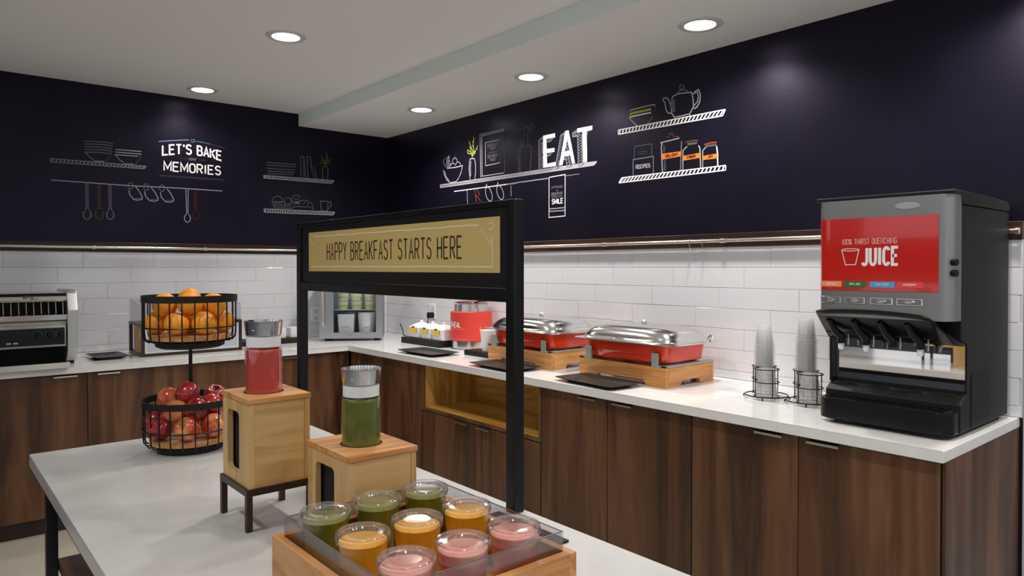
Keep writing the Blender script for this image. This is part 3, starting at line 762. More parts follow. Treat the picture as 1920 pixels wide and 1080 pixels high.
  ('framed_print', 'm', 0.007, [(-1.333, 2.072), (-1.586, 2.071)]),
  ('framed_print', 'k', 0.008, [(-1.596, 2.378), (-1.596, 2.059)]),
  ('framed_print', 'm', 0.008, [(-1.54, 2.308), (-1.379, 2.309), (-1.382, 2.143), (-1.541, 2.147)]),
  ('framed_print', 'k', 0.006, [(-1.54, 2.308), (-1.543, 2.147)]),
  ('framed_print', 'd', 0.005, [(-1.41, 2.228), (-1.44, 2.228)]),
  ('framed_print', 'd', 0.005, [(-1.483, 2.229), (-1.509, 2.229)]),
  ('utensil_crock', 'k2', 0.006, [(-1.75, 2.06), (-1.739, 2.181), (-1.752, 2.225), (-1.851, 2.228), (-1.874, 2.216), (-1.877, 2.178), (-1.864, 2.058)]),
  ('utensil_crock', 'k2', 0.005, [(-1.763, 2.058), (-1.758, 2.171), (-1.771, 2.222)]),
  ('utensil_crock', 'k', 0.03, [(-1.765, 2.332), (-1.763, 2.325), (-1.76, 2.32), (-1.754, 2.317), (-1.747, 2.316), (-1.741, 2.319), (-1.735, 2.323), (-1.731, 2.33), (-1.73, 2.337), (-1.731, 2.344), (-1.735, 2.349), (-1.741, 2.352), (-1.747, 2.353), (-1.754, 2.351), (-1.76, 2.346), (-1.763, 2.339), (-1.765, 2.332)]),
  ('utensil_crock', 'k2', 0.008, [(-1.76, 2.308), (-1.771, 2.233)]),
  ('utensil_crock', 'k2', 0.008, [(-1.797, 2.338), (-1.797, 2.343), (-1.798, 2.348), (-1.801, 2.352), (-1.805, 2.356), (-1.81, 2.358), (-1.816, 2.359), (-1.822, 2.358), (-1.829, 2.357), (-1.835, 2.354), (-1.84, 2.35), (-1.844, 2.345), (-1.846, 2.34), (-1.847, 2.335), (-1.847, 2.33), (-1.845, 2.325), (-1.841, 2.321)]),
  ('utensil_crock', 'k2', 0.008, [(-1.798, 2.32), (-1.793, 2.234)]),
  ('utensil_crock', 'k2', 0.008, [(-1.835, 2.308), (-1.84, 2.231)]),
  ('utensil_crock', 'k', 0.025, [(-1.89, 2.342), (-1.886, 2.335), (-1.88, 2.329), (-1.874, 2.327), (-1.868, 2.327), (-1.863, 2.33), (-1.86, 2.336), (-1.86, 2.343), (-1.862, 2.351), (-1.867, 2.359), (-1.873, 2.364), (-1.879, 2.367), (-1.885, 2.367), (-1.89, 2.363), (-1.892, 2.358), (-1.893, 2.35), (-1.89, 2.342)]),
  ('utensil_crock', 'k2', 0.007, [(-1.864, 2.311), (-1.851, 2.278)]),
  ('utensil_crock', 'k2', 0.007, [(-1.755, 2.288), (-1.792, 2.265), (-1.787, 2.238)]),
  ('hanging_utensil#0', 'd', 0.012, [(-1.159, 1.983), (-1.165, 1.878)]),
  ('hanging_utensil#1', 'R', 0.01, [(-1.252, 1.983), (-1.272, 1.895)]),
  ('hanging_utensil#1', 'R', 0.008, [(-1.252, 1.958), (-1.323, 1.892)]),
  ('hanging_utensil#1', 'R', 0.008, [(-1.278, 1.984), (-1.313, 1.935)]),
  ('hanging_whisk#0', 'm', 0.006, [(-1.372, 1.979), (-1.392, 2.01), (-1.406, 1.982)]),
  ('hanging_whisk#0', 'm', 0.008, [(-1.453, 1.938), (-1.457, 1.922), (-1.458, 1.908), (-1.455, 1.896), (-1.448, 1.888), (-1.439, 1.885), (-1.427, 1.886), (-1.415, 1.893), (-1.403, 1.904), (-1.393, 1.917), (-1.385, 1.933), (-1.38, 1.949), (-1.38, 1.964), (-1.383, 1.976), (-1.39, 1.984), (-1.399, 1.987), (-1.411, 1.985), (-1.423, 1.979), (-1.435, 1.968), (-1.445, 1.954), (-1.453, 1.938)]),
  ('hanging_whisk#135', 'm', 0.006, [(-1.502, 1.978), (-1.521, 2.009), (-1.535, 1.982)]),
  ('hanging_whisk#135', 'm', 0.008, [(-1.58, 1.939), (-1.584, 1.923), (-1.585, 1.909), (-1.582, 1.897), (-1.575, 1.89), (-1.566, 1.886), (-1.555, 1.888), (-1.544, 1.894), (-1.532, 1.905), (-1.522, 1.918), (-1.515, 1.934), (-1.51, 1.949), (-1.51, 1.964), (-1.513, 1.976), (-1.519, 1.983), (-1.528, 1.987), (-1.539, 1.985), (-1.551, 1.978), (-1.562, 1.968), (-1.572, 1.954), (-1.58, 1.939)]),
  ('hanging_utensil', 'd', 0.012, [(-1.664, 1.976), (-1.668, 1.902)]),
  ('tea_towel', 'w', 0.007, [(-2.048, 1.995), (-2.196, 1.999), (-2.195, 1.737), (-2.048, 1.735), (-2.048, 1.995)]),
  ('tea_towel', 'm', 0.008, [(-2.05, 1.79), (-2.19, 1.79)]),
  ('tea_towel', 'm', 0.008, [(-2.05, 1.774), (-2.19, 1.772)]),
 ],
 'R1print': [
  ('DIFFERENT', [(-1.404, 2.27), (-1.515, 2.27), (-1.404, 2.292)]),
  ('YOLKS', [(-1.431, 2.253), (-1.493, 2.251), (-1.431, 2.268)]),
  ('FOR', [(-1.448, 2.228), (-1.477, 2.227), (-1.448, 2.234)]),
  ('DIFFERENT', [(-1.407, 2.193), (-1.517, 2.193), (-1.407, 2.214)]),
  ('FOLKS', [(-1.431, 2.172), (-1.493, 2.169), (-1.431, 2.189)]),
 ],
 'R1towel': [
  ('HAPPINESS', 'k2', [(-2.07, 1.921), (-2.173, 1.919), (-2.07, 1.934)]),
  ('IS', 'k2', [(-2.116, 1.899), (-2.129, 1.899), (-2.116, 1.909)]),
  ('BREAKFAST', 'd', [(-2.07, 1.878), (-2.175, 1.877), (-2.07, 1.892)]),
  ('SERVED WITH A', 'k2', [(-2.07, 1.859), (-2.175, 1.858), (-2.07, 1.873)]),
  ('SMILE', 'w', [(-2.076, 1.82), (-2.175, 1.821), (-2.076, 1.849)]),
 ],
 'EAT': {'E': [(-1.99, 2.273), (-2.104, 2.273), (-2.106, 2.246), (-2.023, 2.246), (-2.026, 2.181), (-2.098, 2.18), (-2.1, 2.155), (-2.026, 2.154), (-2.03, 2.085), (-2.11, 2.088), (-2.112, 2.062), (-1.994, 2.063)], 'A': [(-2.199, 2.274), (-2.227, 2.272), (-2.285, 2.059), (-2.258, 2.059), (-2.245, 2.114), (-2.187, 2.113), (-2.173, 2.061), (-2.143, 2.062)], 'Ah': [(-2.215, 2.221), (-2.238, 2.145), (-2.193, 2.144)], 'T': [(-2.304, 2.273), (-2.431, 2.272), (-2.43, 2.246), (-2.383, 2.246), (-2.388, 2.057), (-2.355, 2.057), (-2.348, 2.247), (-2.305, 2.247)]},
 'R2shelf': [
  [(-2.637, 2.214), (-3.353, 2.213), (-3.337, 2.184), (-2.639, 2.189)],
  [(-2.665, 1.933), (-3.356, 1.929), (-3.355, 1.905), (-2.642, 1.905)],
 ],
 'R2': [
  ('bowl_stack', 'm', 0.009, [(-2.722, 2.31), (-2.738, 2.315), (-2.827, 2.317), (-2.887, 2.318), (-2.907, 2.313)]),
  ('bowl_stack', 'Y', 0.016, [(-2.724, 2.291), (-2.751, 2.295), (-2.879, 2.295)]),
  ('bowl_stack', 'w', 0.009, [(-2.721, 2.27), (-2.729, 2.276), (-2.827, 2.277), (-2.879, 2.276)]),
  ('bowl_stack', 'm', 0.007, [(-2.724, 2.268), (-2.752, 2.239), (-2.779, 2.217)]),
  ('bowl_stack', 'd', 0.006, [(-2.892, 2.255), (-2.871, 2.231), (-2.849, 2.217)]),
  ('bowl_stack', 'k2', 0.006, [(-2.909, 2.309), (-2.909, 2.292), (-2.896, 2.278)]),
  ('teapot', 'm', 0.008, [(-3.043, 2.216), (-3.019, 2.25), (-3.015, 2.298), (-3.025, 2.339), (-3.061, 2.347), (-3.147, 2.339), (-3.157, 2.302), (-3.161, 2.262), (-3.136, 2.226), (-3.138, 2.215)]),
  ('teapot', 'm', 0.008, [(-3.043, 2.225), (-3.089, 2.224), (-3.136, 2.227)]),
  ('teapot', 'm', 0.008, [(-3.155, 2.326), (-3.17, 2.339), (-3.191, 2.345), (-3.203, 2.316), (-3.199, 2.278), (-3.182, 2.255), (-3.162, 2.248)]),
  ('teapot', 'm', 0.007, [(-3.159, 2.327), (-3.184, 2.334), (-3.19, 2.312), (-3.186, 2.284), (-3.163, 2.264)]),
  ('teapot', 'm', 0.008, [(-3.015, 2.288), (-2.998, 2.327), (-2.984, 2.34), (-2.963, 2.34), (-2.96, 2.331), (-2.974, 2.315), (-2.982, 2.273), (-2.996, 2.254), (-3.019, 2.249)]),
  ('teapot', 'k2', 0.03, [(-3.031, 2.321), (-3.027, 2.289), (-3.033, 2.255)]),
  ('teapot', 'd', 0.008, [(-3.055, 2.351), (-3.077, 2.364), (-3.112, 2.357), (-3.126, 2.345)]),
  ('teapot', 'd', 0.008, [(-3.1, 2.375), (-3.099, 2.37), (-3.096, 2.367), (-3.091, 2.365), (-3.085, 2.365), (-3.08, 2.367), (-3.075, 2.371), (-3.072, 2.375), (-3.07, 2.38), (-3.072, 2.385), (-3.075, 2.388), (-3.08, 2.39), (-3.085, 2.39), (-3.091, 2.388), (-3.096, 2.384), (-3.099, 2.38), (-3.1, 2.375)]),
  ('recipe_card', 'd', 0.008, [(-2.75, 1.937), (-2.75, 2.028), (-2.895, 2.03), (-2.895, 1.929)]),
  ('recipe_card', 'k2', 0.006, [(-2.759, 2.03), (-2.759, 2.102), (-2.884, 2.101), (-2.884, 2.031)]),
  ('recipe_card', 'k', 0.006, [(-2.792, 2.066), (-2.854, 2.065)]),
  ('recipe_card', 'k', 0.006, [(-2.792, 2.054), (-2.854, 2.053)]),
  ('recipe_card', 'd', 0.01, [(-2.832, 1.927), (-2.895, 1.928)]),
  ('storage_jar#0', 'm', 0.008, [(-2.969, 1.934), (-2.958, 1.936), (-2.949, 2.079), (-2.956, 2.088), (-2.947, 2.099), (-3.07, 2.107)]),
  ('storage_jar#0', 'd', 0.008, [(-3.085, 2.089), (-3.078, 1.934)]),
  ('storage_jar#0', 'R2', 0.008, [(-3.03, 2.129), (-3.029, 2.126), (-3.026, 2.124), (-3.022, 2.123), (-3.017, 2.123), (-3.012, 2.124), (-3.008, 2.126), (-3.005, 2.13), (-3.004, 2.133), (-3.005, 2.136), (-3.008, 2.139), (-3.012, 2.14), (-3.017, 2.14), (-3.022, 2.138), (-3.026, 2.136), (-3.029, 2.133), (-3.03, 2.129)]),
  ('storage_jar#0', 'R2', 0.007, [(-2.985, 2.124), (-3.017, 2.123), (-3.07, 2.116)]),
  ('storage_jar#0', 'k', 0.02, [(-2.97, 2.079), (-2.968, 2.043)]),
  ('storage_jar#0', 'k', 0.02, [(-2.973, 1.999), (-2.975, 1.941)]),
  ('storage_jar#1', 'm', 0.007, [(-3.094, 1.932), (-3.094, 2.037), (-3.113, 2.051), (-3.121, 2.056)]),
  ('storage_jar#1', 'm', 0.009, [(-3.192, 2.052), (-3.201, 2.036), (-3.206, 1.933)]),
  ('storage_jar#1', 'R2', 0.012, [(-3.111, 2.079), (-3.156, 2.082), (-3.19, 2.078)]),
  ('storage_jar#1', 'k2', 0.014, [(-3.123, 2.067), (-3.183, 2.066)]),
  ('storage_jar#2', 'm', 0.007, [(-3.219, 1.932), (-3.218, 2.021), (-3.239, 2.038)]),
  ('storage_jar#2', 'w', 0.009, [(-3.302, 2.033), (-3.308, 1.994), (-3.309, 1.93)]),
  ('storage_jar#2', 'R', 0.012, [(-3.228, 2.05), (-3.269, 2.056), (-3.302, 2.053)]),
  ('storage_jar#2', 'k2', 0.012, [(-3.239, 2.042), (-3.302, 2.04)]),
 ],
 'R2text': [
  ('RECIPES', 'm', [(-2.771, 1.974), (-2.872, 1.973), (-2.771, 1.993)]),
  ('DELIGHT', 'o2', [(-2.979, 2.013), (-3.062, 2.015), (-2.979, 2.027)]),
  ('CHEER', 'o2', [(-3.121, 1.992), (-3.173, 1.992), (-3.121, 2.004)]),
  ('JOY', 'o2', [(-3.249, 1.98), (-3.28, 1.98), (-3.249, 1.991)]),
 ],
 'R2band': [
  [(-2.95, 2.037), (-3.08, 2.035), (-3.08, 2.009), (-2.958, 2.004)],
  [(-3.094, 2.008), (-3.202, 2.012), (-3.206, 1.986), (-3.095, 1.983)],
  [(-3.215, 1.993), (-3.307, 1.996), (-3.31, 1.971), (-3.217, 1.972)],
 ],
}
CH = {'w': (.74, .74, .76), 'm': (.33, .33, .35), 'd': (.15, .15, .165), 'k2': (.085, .085, .095), 'k': (.045, .045, .052), 'b': (.30, .38, .80), 'n': (.09, .22, .28),
      'y': (.075, .062, .008), 'r': (.085, .010, .010), 'g': (.10, .11, .015), 'G': (.42, .46, .06), 'R': (.20, .035, .015), 'R2': (.09, .03, .02), 'Y': (.42, .38, .04), 'o': (.78, .19, .02), 'o2': (.16, .04, .01), 's': (.20, .20, .21)}
CHN = {'w': 'chalk_white', 'm': 'chalk_soft_white', 'd': 'chalk_grey', 'k2': 'chalk_faint', 'k': 'chalk_very_faint', 'b': 'chalk_blue', 'n': 'chalk_teal', 'y': 'chalk_dull_yellow', 'r': 'chalk_maroon', 'g': 'chalk_moss',
       'G': 'chalk_leaf_green', 'R': 'chalk_rust', 'R2': 'chalk_dark_rust', 'Y': 'chalk_yellow', 'o': 'chalk_orange', 'o2': 'chalk_dark_orange', 's': 'chalk_mid_grey'}
def chalk(c): return mat(CHN[c], CH[c], 0.75, spec=0.2)
TOL = lambda h: (lambda x, z: (x, -h, z))
TOR = lambda h: (lambda y, z: (-h, y, z))
def strokes(key, t, TO):
    parts = {}
    for nm, c, w, pts in ART[key]: parts.setdefault(nm, []).append((c, w, pts))
    for i, (nm, ls) in enumerate(parts.items()):
        bm = B(); f = TO(.0006 + .00002 * i); cs = []
        for c, w, pts in ls:
            if c not in cs: cs.append(c)
            k = len(bm.faces)
            ribbon(bm, pts, w * .78, f)
            bm.faces.ensure_lookup_table()
            for q in bm.faces[k:]: q.material_index = cs.index(c)
        o = obj(nm.split('#')[0], bm, chalk(cs[0]), t, False)
        for c in cs[1:]: o.data.materials.append(chalk(c))
def hatched(quad, t, TO, c, step=.022, lean=.4):
    a, b, d, e = [Vector(p) for p in quad]
    bm = B(); f = TO(.0007)
    ribbon(bm, [a, b], .006, f); ribbon(bm, [e, d], .006, f); ribbon(bm, [a, e], .006, f); ribbon(bm, [b, d], .006, f)
    n = int((b - a).length / step)
    for i in range(n):
        s = (i + .25) / n; s2 = (i + .25 + lean) / n
        p = e.lerp(d, s); q = a.lerp(b, min(1, s2))
        ribbon(bm, [p, q], .0085, TO(.00072))
    obj('drawn_shelf', bm, chalk(c), t, False)
def poly(pts, t, name, c, TO, h, holes=None):
    bm = B(); f = TO(h)
    vs = [bm.verts.new(f(*p)) for p in pts]
    if holes:
        es = [bm.edges.new((vs[i], vs[(i + 1) % len(vs)])) for i in range(len(vs))]
        hv = [bm.verts.new(f(*p)) for p in holes]
        es += [bm.edges.new((hv[i], hv[(i + 1) % len(hv)])) for i in range(len(hv))]
        bmesh.ops.triangle_fill(bm, edges=es, use_beauty=True)
    else:
        es = [bm.edges.new((vs[i], vs[(i + 1) % len(vs)])) for i in range(len(vs))]
        bmesh.ops.triangle_fill(bm, edges=es, use_beauty=True)
    return obj(name, bm, chalk(c), t, False)

t = thing('chalk_drawing', 'chalk drawing of a bowl shelf above hanging spoons and mugs on the left dark wall', 'wall drawing', (-2.1, 0, 2.1))
strokes('L1', t, TOL); hatched(ART['L1shelf'][0], t, TOL, 'd')
t = thing('wall_lettering', "bright white LET'S BAKE SOME MEMORIES lettering on the left dark wall", 'wall lettering', (-1.6, 0, 2.15))
strokes('L2', t, TOL)
bm = B()
text_map(bm, "LET'S BAKE", lambda s, v: (-1.806 + .402 * s, 2.203 + .012 * math.sin(PI * s) * 2 + .066 * v), .0112, TOL(.0008), .38)
text_map(bm, 'MEMORIES', lambda s, v: (-1.797 + .386 * s, 2.096 + .062 * v), .0098, TOL(.0008), .42)
obj('big_letters', bm, white_ink, t, False)
obj('small_word', text3(B(), 'SOME', ART['L2text']['some'], .003, TOL(.0008)), chalk('d'), t, False)
t = thing('chalk_drawing', 'chalk drawing of two small shelves with plates, bread and mug near the corner', 'wall drawing', (-.75, 0, 2.0))
strokes('L3', t, TOL)
for q in ART['L3shelf']: hatched(q, t, TOL, 'm', .020)
t = thing('chalk_drawing', 'long chalk shelf drawing on the right wall with fruit bowl, vase, print and towel', 'wall drawing', (0, -1.6, 2.0))
strokes('R1', t, TOR); hatched(ART['R1shelf'][0], t, TOR, 'm', .020)
for s, q in ART['R1print']: obj('print_words', text3(B(), s, q, .0035, TOR(.0009)), chalk('d'), t, False)
for s, c, q in ART['R1towel']: obj('towel_words', text3(B(), s, q, .006 if s == 'SMILE' else .0035, TOR(.0009)), chalk(c), t, False)
t = thing('wall_lettering', 'big white chalk word EAT with hatched shadow on the right dark wall', 'wall lettering', (0, -2.2, 2.15))
E_ = ART['EAT']
for k, nm in (('E', 'letter_e'), ('A', 'letter_a'), ('T', 'letter_t')):
    poly(E_[k], t, nm, 'w', TOR, .0016, E_['Ah'] if k == 'A' else None)
bm = B()
for k in 'EAT':
    P = [Vector(p) for p in E_[k]]
    for d in (.35, 1.0):
        Q = [p + Vector((.042, -.020)) * d for p in P] if d == 1.0 else [p + Vector((.010, -.006)) for p in P]
        if d == 1.0: ribbon(bm, Q + [Q[0]], .006, TOR(.0008))
    for i in range(len(P)):
        a, b = P[i], P[(i + 1) % len(P)]
        n = max(2, int((b - a).length / .016))
        for j in range(n):
            p = a.lerp(b, (j + .5) / n)
            ribbon(bm, [p + Vector((.014, -.006)), p + Vector((.040, -.019))], .0045, TOR(.0009))
obj('hatched_shadow', bm, chalk('d'), t, False)
t = thing('chalk_drawing', 'chalk drawing of a teapot shelf above orange banded jars on the right wall', 'wall drawing', (0, -2.9, 2.1))
strokes('R2', t, TOR)
for q in ART['R2shelf']: hatched(q, t, TOR, 'w', .024)
for q in ART['R2band']: poly(q, t, 'orange_band', 'o', TOR, .0009)
for s, c, q in ART['R2text']: obj('drawn_words', text3(B(), s, q, .006, TOR(.0012)), chalk(c), t, False)

# ---------------------------------------------------------------- utensil rails under the dark wall
RO = .044
def rail(label, axis, a, b, z, brackets):
    t = thing('utensil_rail', label, 'rail', ((a + b) / 2, -RO, z) if axis == 'x' else (-RO, (a + b) / 2, z))
    P = (lambda s, d, h: (s, -d, h)) if axis == 'x' else (lambda s, d, h: (-d, s, h))
    obj('bar', tube(B(), [P(a, RO, z), P(b, RO, z)], .0095, 14), nickel, t)
    for s in brackets:
        bm = tube(B(), [P(s, .0225, z), P(s, RO, z)], .006, 10)
        tube(bm, [P(s, .0225, z), P(s, .025, z)], .014, 16)
        tube(bm, [P(s - .012, RO, z), P(s + .012, RO, z)], .013, 16)
        obj('bracket', bm, nickel, t)
    for s in (a, b):
        obj('end_cap', tube(B(), [P(s - .006, RO, z), P(s + .006, RO, z)], .0125, 16), nickel, t)
rail('long satin steel utensil rail on the left wall above the toaster', 'x', -4.6, -0.10, 1.545, (-2.95, -2.241, -1.535, -.80))
rail('long satin steel utensil rail on the right wall above the chafing dishes', 'y', -4.615, -0.10, 1.546, (-.97, -1.77, -2.57, -3.369, -4.17))
def hook(y, label):
    t = thing('s_hook', label, 'hook', (-RO, y, 1.546))
    pts = [(-RO + .013 * math.cos(a), y, 1.546 + .013 * math.sin(a)) for a in [math.radians(q) for q in range(-30, 200, 20)]]
    pts += [(-RO - .013, y, 1.535), (-RO - .006, y, 1.522), (-RO, y, 1.512)] + [(-RO - .012 + .012 * math.cos(a), y, 1.506 + .012 * math.sin(a)) for a in [math.radians(q) for q in range(0, -200, -25)]]
    obj('wire', tube(B(), pts, .0022, 8), nickel, t)
hook(-3.174, 'steel S hook on the right rail, the one nearer the room corner')
hook(-3.253, 'steel S hook on the right rail, the one nearer the juice machine')

# ================================================================ COUNTERS
bm = prism(B(), [(-4.6, -.0004), (-.0004, -.0004), (-.0004, END + .009), (-.77, END + .009), (-.77, -.77), (-4.6, -.77)], 'z', Z - .037, Z, .003)
tag(obj('worktop', bm, quartz, None, True, 30), 'white quartz L-shaped worktop running over both runs of walnut cabinets', 'worktop')

def pull(t, axis, a, b, z, dr):
    """thin tab handle on the top edge of a door, child of the door"""
    if axis == 'y':
        bm = bx(-.768, -.742, a, b, z, z + .003); box(bm, -.768, -.765, a, b, z - .009, z + .003)
    else:
        bm = bx(a, b, -.768, -.742, z, z + .003); box(bm, a, b, -.768, -.765, z - .009, z + .003)
    obj('handle', bm, nickel, dr, False)
def cabinet(axis, a, b, label, doors, top=.806):
    """base cabinet between a and b along one wall; doors: (from, to, handle from, handle to)"""
    def bb(s0, s1, d0, d1, z0, z1, *r):
        return bx(-d1, -d0, s0, s1, z0, z1, *r) if axis == 'y' else bx(s0, s1, -d1, -d0, z0, z1, *r)
    m = (a + b) / 2
    t = thing('base_cabinet', label, 'cabinet', (-.37, m, FL) if axis == 'y' else (m, -.37, FL))
    obj('carcass', bb(a + .001, b - .001, .02, .725, .018, .812), plinth_m, t, False)
    obj('plinth', bb(a, b, .02, .70, FL, .018), plinth_m, t, False)
    for s0, s1, h0, h1 in doors:
        d = obj('door', bb(s0 + .0015, s1 - .0015, .727, .745, .018, top, .001, 1), walnut, t, False)
        if h0 is not None: pull(t, axis, h0, h1, top - .004, d)
    return t
cabinet('y', -1.684, -.745, 'dark corner walnut cabinet front between the wall corner and the open oak niche', [(-1.684, -.752, None, None)])
cabinet('y', -3.684, -2.782, 'two-door walnut base cabinet under the nearer chafing dish', [(-3.229, -2.782, -3.173, -3.060), (-3.684, -3.229, -3.385, -3.271)])
t = cabinet('y', -4.603, -3.686, 'two-door walnut base cabinet at the counter end, under the juice machine', [(-4.139, -3.686, -4.087, -3.977), (-4.600, -4.139, -4.292, -4.179)])
obj('end_panel', bx(-.745, -.0005, -4.614, -4.6045, FL, .812), walnut, t, False)
cabinet('x', -1.846, -.752, 'two-door walnut base cabinet on the left run, next to the inner corner', [(-1.30, -.756, -1.25, -1.149), (-1.846, -1.30, -1.44, -1.34)])
cabinet('x', -2.95, -1.848, 'two-door walnut base cabinet under the toaster', [(-2.397, -1.848, -2.349, -2.234), (-2.95, -2.397, -2.565, -2.450)])
cabinet('x', -4.05, -2.952, 'two-door walnut base cabinet at the left end of the left run', [(-3.50, -2.952, -3.45, -3.34), (-4.05, -3.50, -3.66, -3.55)])
# niche unit
t = thing('base_cabinet', 'walnut base cabinet with an open oak-lined niche above two short doors', 'cabinet', (-.37, -2.23, FL))
obj('plinth', bx(-.70, -.02, -2.780, -1.686, FL, .018), plinth_m, t, False)
obj('carcass', bx(-.725, -.02, -2.779, -1.687, .018, .524), plinth_m, t, False)
bm = bx(-.745, -.727, -2.779, -2.762, .527, .808); box(bm, -.745, -.727, -1.700, -1.687, .527, .808); box(bm, -.745, -.727, -2.762, -1.700, .527, .543)
obj('face_frame', bm, walnut, t, False)
obj('niche_side', bx(-.726, -.02, -2.779, -2.7625, .525, .812), niche_v, t, False)
obj('niche_side', bx(-.726, -.02, -1.6995, -1.687, .525, .812), niche_v, t, False)
obj('niche_floor', bx(-.7265, -.335, -2.7620, -1.7000, .525, .543), niche_m, t, False)
obj('niche_back', bx(-.335, -.32, -2.7620, -1.7000, .525, .8115), niche_m, t, False)
for a, b, h0, h1 in ((-2.2245, -1.688, -2.189, -2.060), (-2.778, -2.2255, -2.383, -2.264)):
    d = obj('door', bx(-.745, -.727, a + .001, b - .001, .018, .521, .001, 1), walnut, t, False)
    pull(t, 'y', h0, h1, .5205, d)

# outlets
def outlet(axis, s, z, label):
    t = thing('wall_outlet', label, 'outlet', (s, -.018, z) if axis == 'x' else (-.018, s, z))
    f = (lambda a0, a1, d0, d1, z0, z1, b=0: bx(s + a0, s + a1, -d1, -d0, z + z0, z + z1, b)) if axis == 'x' else (lambda a0, a1, d0, d1, z0, z1, b=0: bx(-d1, -d0, s + a0, s + a1, z + z0, z + z1, b))
    obj('cover_plate', f(-.038, .038, .0155, .021, -.060, .060, .002), white_plastic, t)
    for k in (-.027, .024): obj('socket', f(-.018, .018, .021, .0225, k - .016, k + .016, .0008), mat('socket_plastic', (.62, .62, .64), .4), t)
outlet('x', -.675, 1.03, 'white wall outlet left of the small glass-door fridge')
outlet('y', -.725, 1.065, 'white wall outlet above the white condiment pots')
t = thing('power_cord', 'black plug and cord hanging from the outlet behind the condiment pots', 'cord', (-.03, -.735, 1.04))
obj('plug', bx(-.070, -.0235, -.757, -.713, 1.012, 1.058, .008), black_matt, t)
pts = [(-.065, -.735, 1.015), (-.075, -.735, .97), (-.07, -.72, .90), (-.08, -.66, .8555), (-.10, -.58, .8550), (-.115, -.50, .8550), (-.105, -.43, .8600), (-.09, -.39, .90), (-.095, -.365, .95)]
obj('cable', tube(B(), pts, .0038, 8), black_matt, t)

# ================================================================ ISLAND TABLE
TX0, TX1, TY1, TY0 = -2.896, -2.081, -2.853, -4.98
t = thing('island_table', 'long pale quartz island table on thin black steel legs in front of the camera', 'table', (-2.49, -3.92, FL))
obj('tabletop', bx(TX0, TX1, TY0, TY1, .812, Z, .003), island_m, t, True, 30)
for x in (-2.866, -2.141):
    for y in (-2.953, -4.91):
        obj('leg', bx(x, x + .030, y, y + .032, FL, .8118, .002), black, t)
bm = bx(-2.866, -2.836, -4.878, -2.953, .785, .8118); box(bm, -2.141, -2.111, -4.878, -2.953, .785, .8118)
box(bm, -2.836, -2.141, -2.952, -2.922, .785, .8118); box(bm, -2.836, -2.141, -4.909, -4.879, .785, .8118)
obj('apron_frame', bm, black, t, False)
obj('shelf', bx(-2.835, -2.142, -4.89, -2.93, .512, .544, .002), wood('walnut_shelf', ((.03, .012, .007), (.085, .036, .020), (.15, .07, .04)), 'y', 1.0, .4), t)

# ================================================================ BREAKFAST SIGN
t = thing('sign_stand', 'tall black steel frame sign on the island reading HAPPY BREAKFAST STARTS HERE', 'sign', (-2.105, -3.6, Z))
for y in (-3.032, -4.190):
    obj('post', bx(-2.122, -2.092, y, y + .032, Z, 1.566, .003), black_gloss, t)
obj('rail', bx(-2.121, -2.093, -4.158, -3.032, 1.330, 1.361, .003), black_gloss, t)
obj('rail', bx(-2.121, -2.093, -4.158, -3.032, 1.551, 1.5655, .002), black_gloss, t)
obj('backing_board', bx(-2.112, -2.100, -4.158, -3.032, 1.362, 1.5505), black_matt, t, False)
bm = bx(-2.116, -2.1122, -4.156, -3.034, 1.362, 1.397); box(bm, -2.116, -2.1122, -4.156, -3.034, 1.530, 1.550)
box(bm, -2.116, -2.1122, -4.156, -4.1315, 1.397, 1.530); box(bm, -2.116, -2.1122, -3.0905, -3.034, 1.397, 1.530)
obj('panel_surround', bm, black, t, False)
pn = obj('gold_panel', bx(-2.1160, -2.1124, -4.131, -3.091, 1.3975, 1.5295), gold, t, False)
TOS = lambda h: (lambda y, z: (-2.1160 - h, y, z))
obj('lettering', text3(B(), 'HAPPY BREAKFAST STARTS HERE', [(-3.232, 1.4345), (-3.981, 1.4335), (-3.232, 1.4890)], .0048, TOS(.0006), .5), brown_ink, pn, False)
bm = B(); f = TOS(.0005)
jig = lambda a, b: [(a[0] + (b[0] - a[0]) * i / 24, a[1] + (b[1] - a[1]) * i / 24 + random.uniform(-.0009, .0009)) for i in range(25)]
ribbon(bm, jig((-3.128, 1.515), (-4.050, 1.513)), .0034, f); ribbon(bm, jig((-3.112, 1.4135), (-4.104, 1.4125)), .0034, f)
ribbon(bm, [(-4.104, 1.4125), (-4.103, 1.485)], .0034, f)
for k in range(6):
    ribbon(bm, [(-4.066 - .007 * k, 1.505 - .006 * k), (-4.056 - .0075 * k, 1.496 - .0075 * k)], .0026, f)
ribbon(bm, arc(-4.098, 1.508, .010, .008, 40, 330, 10), .0026, f)
for k in range(4): ribbon(bm, [(-3.106 - .004 * k, 1.508 - .006 * k), (-3.111 - .006 * k, 1.497 - .003 * k)], .0024, f)
ribbon(bm, [(-3.100, 1.512), (-3.108, 1.508), (-3.101, 1.504)], .0024, f)
obj('printed_border', bm, cream_ink, pn, False)
for y, z in ((-3.045, 1.54), (-4.145, 1.54), (-3.045, 1.375), (-4.145, 1.375)):
    obj('screw', tube(B(), [(-2.1162, y, z), (-2.1176, y, z)], .0035, 10), black_gloss, t)

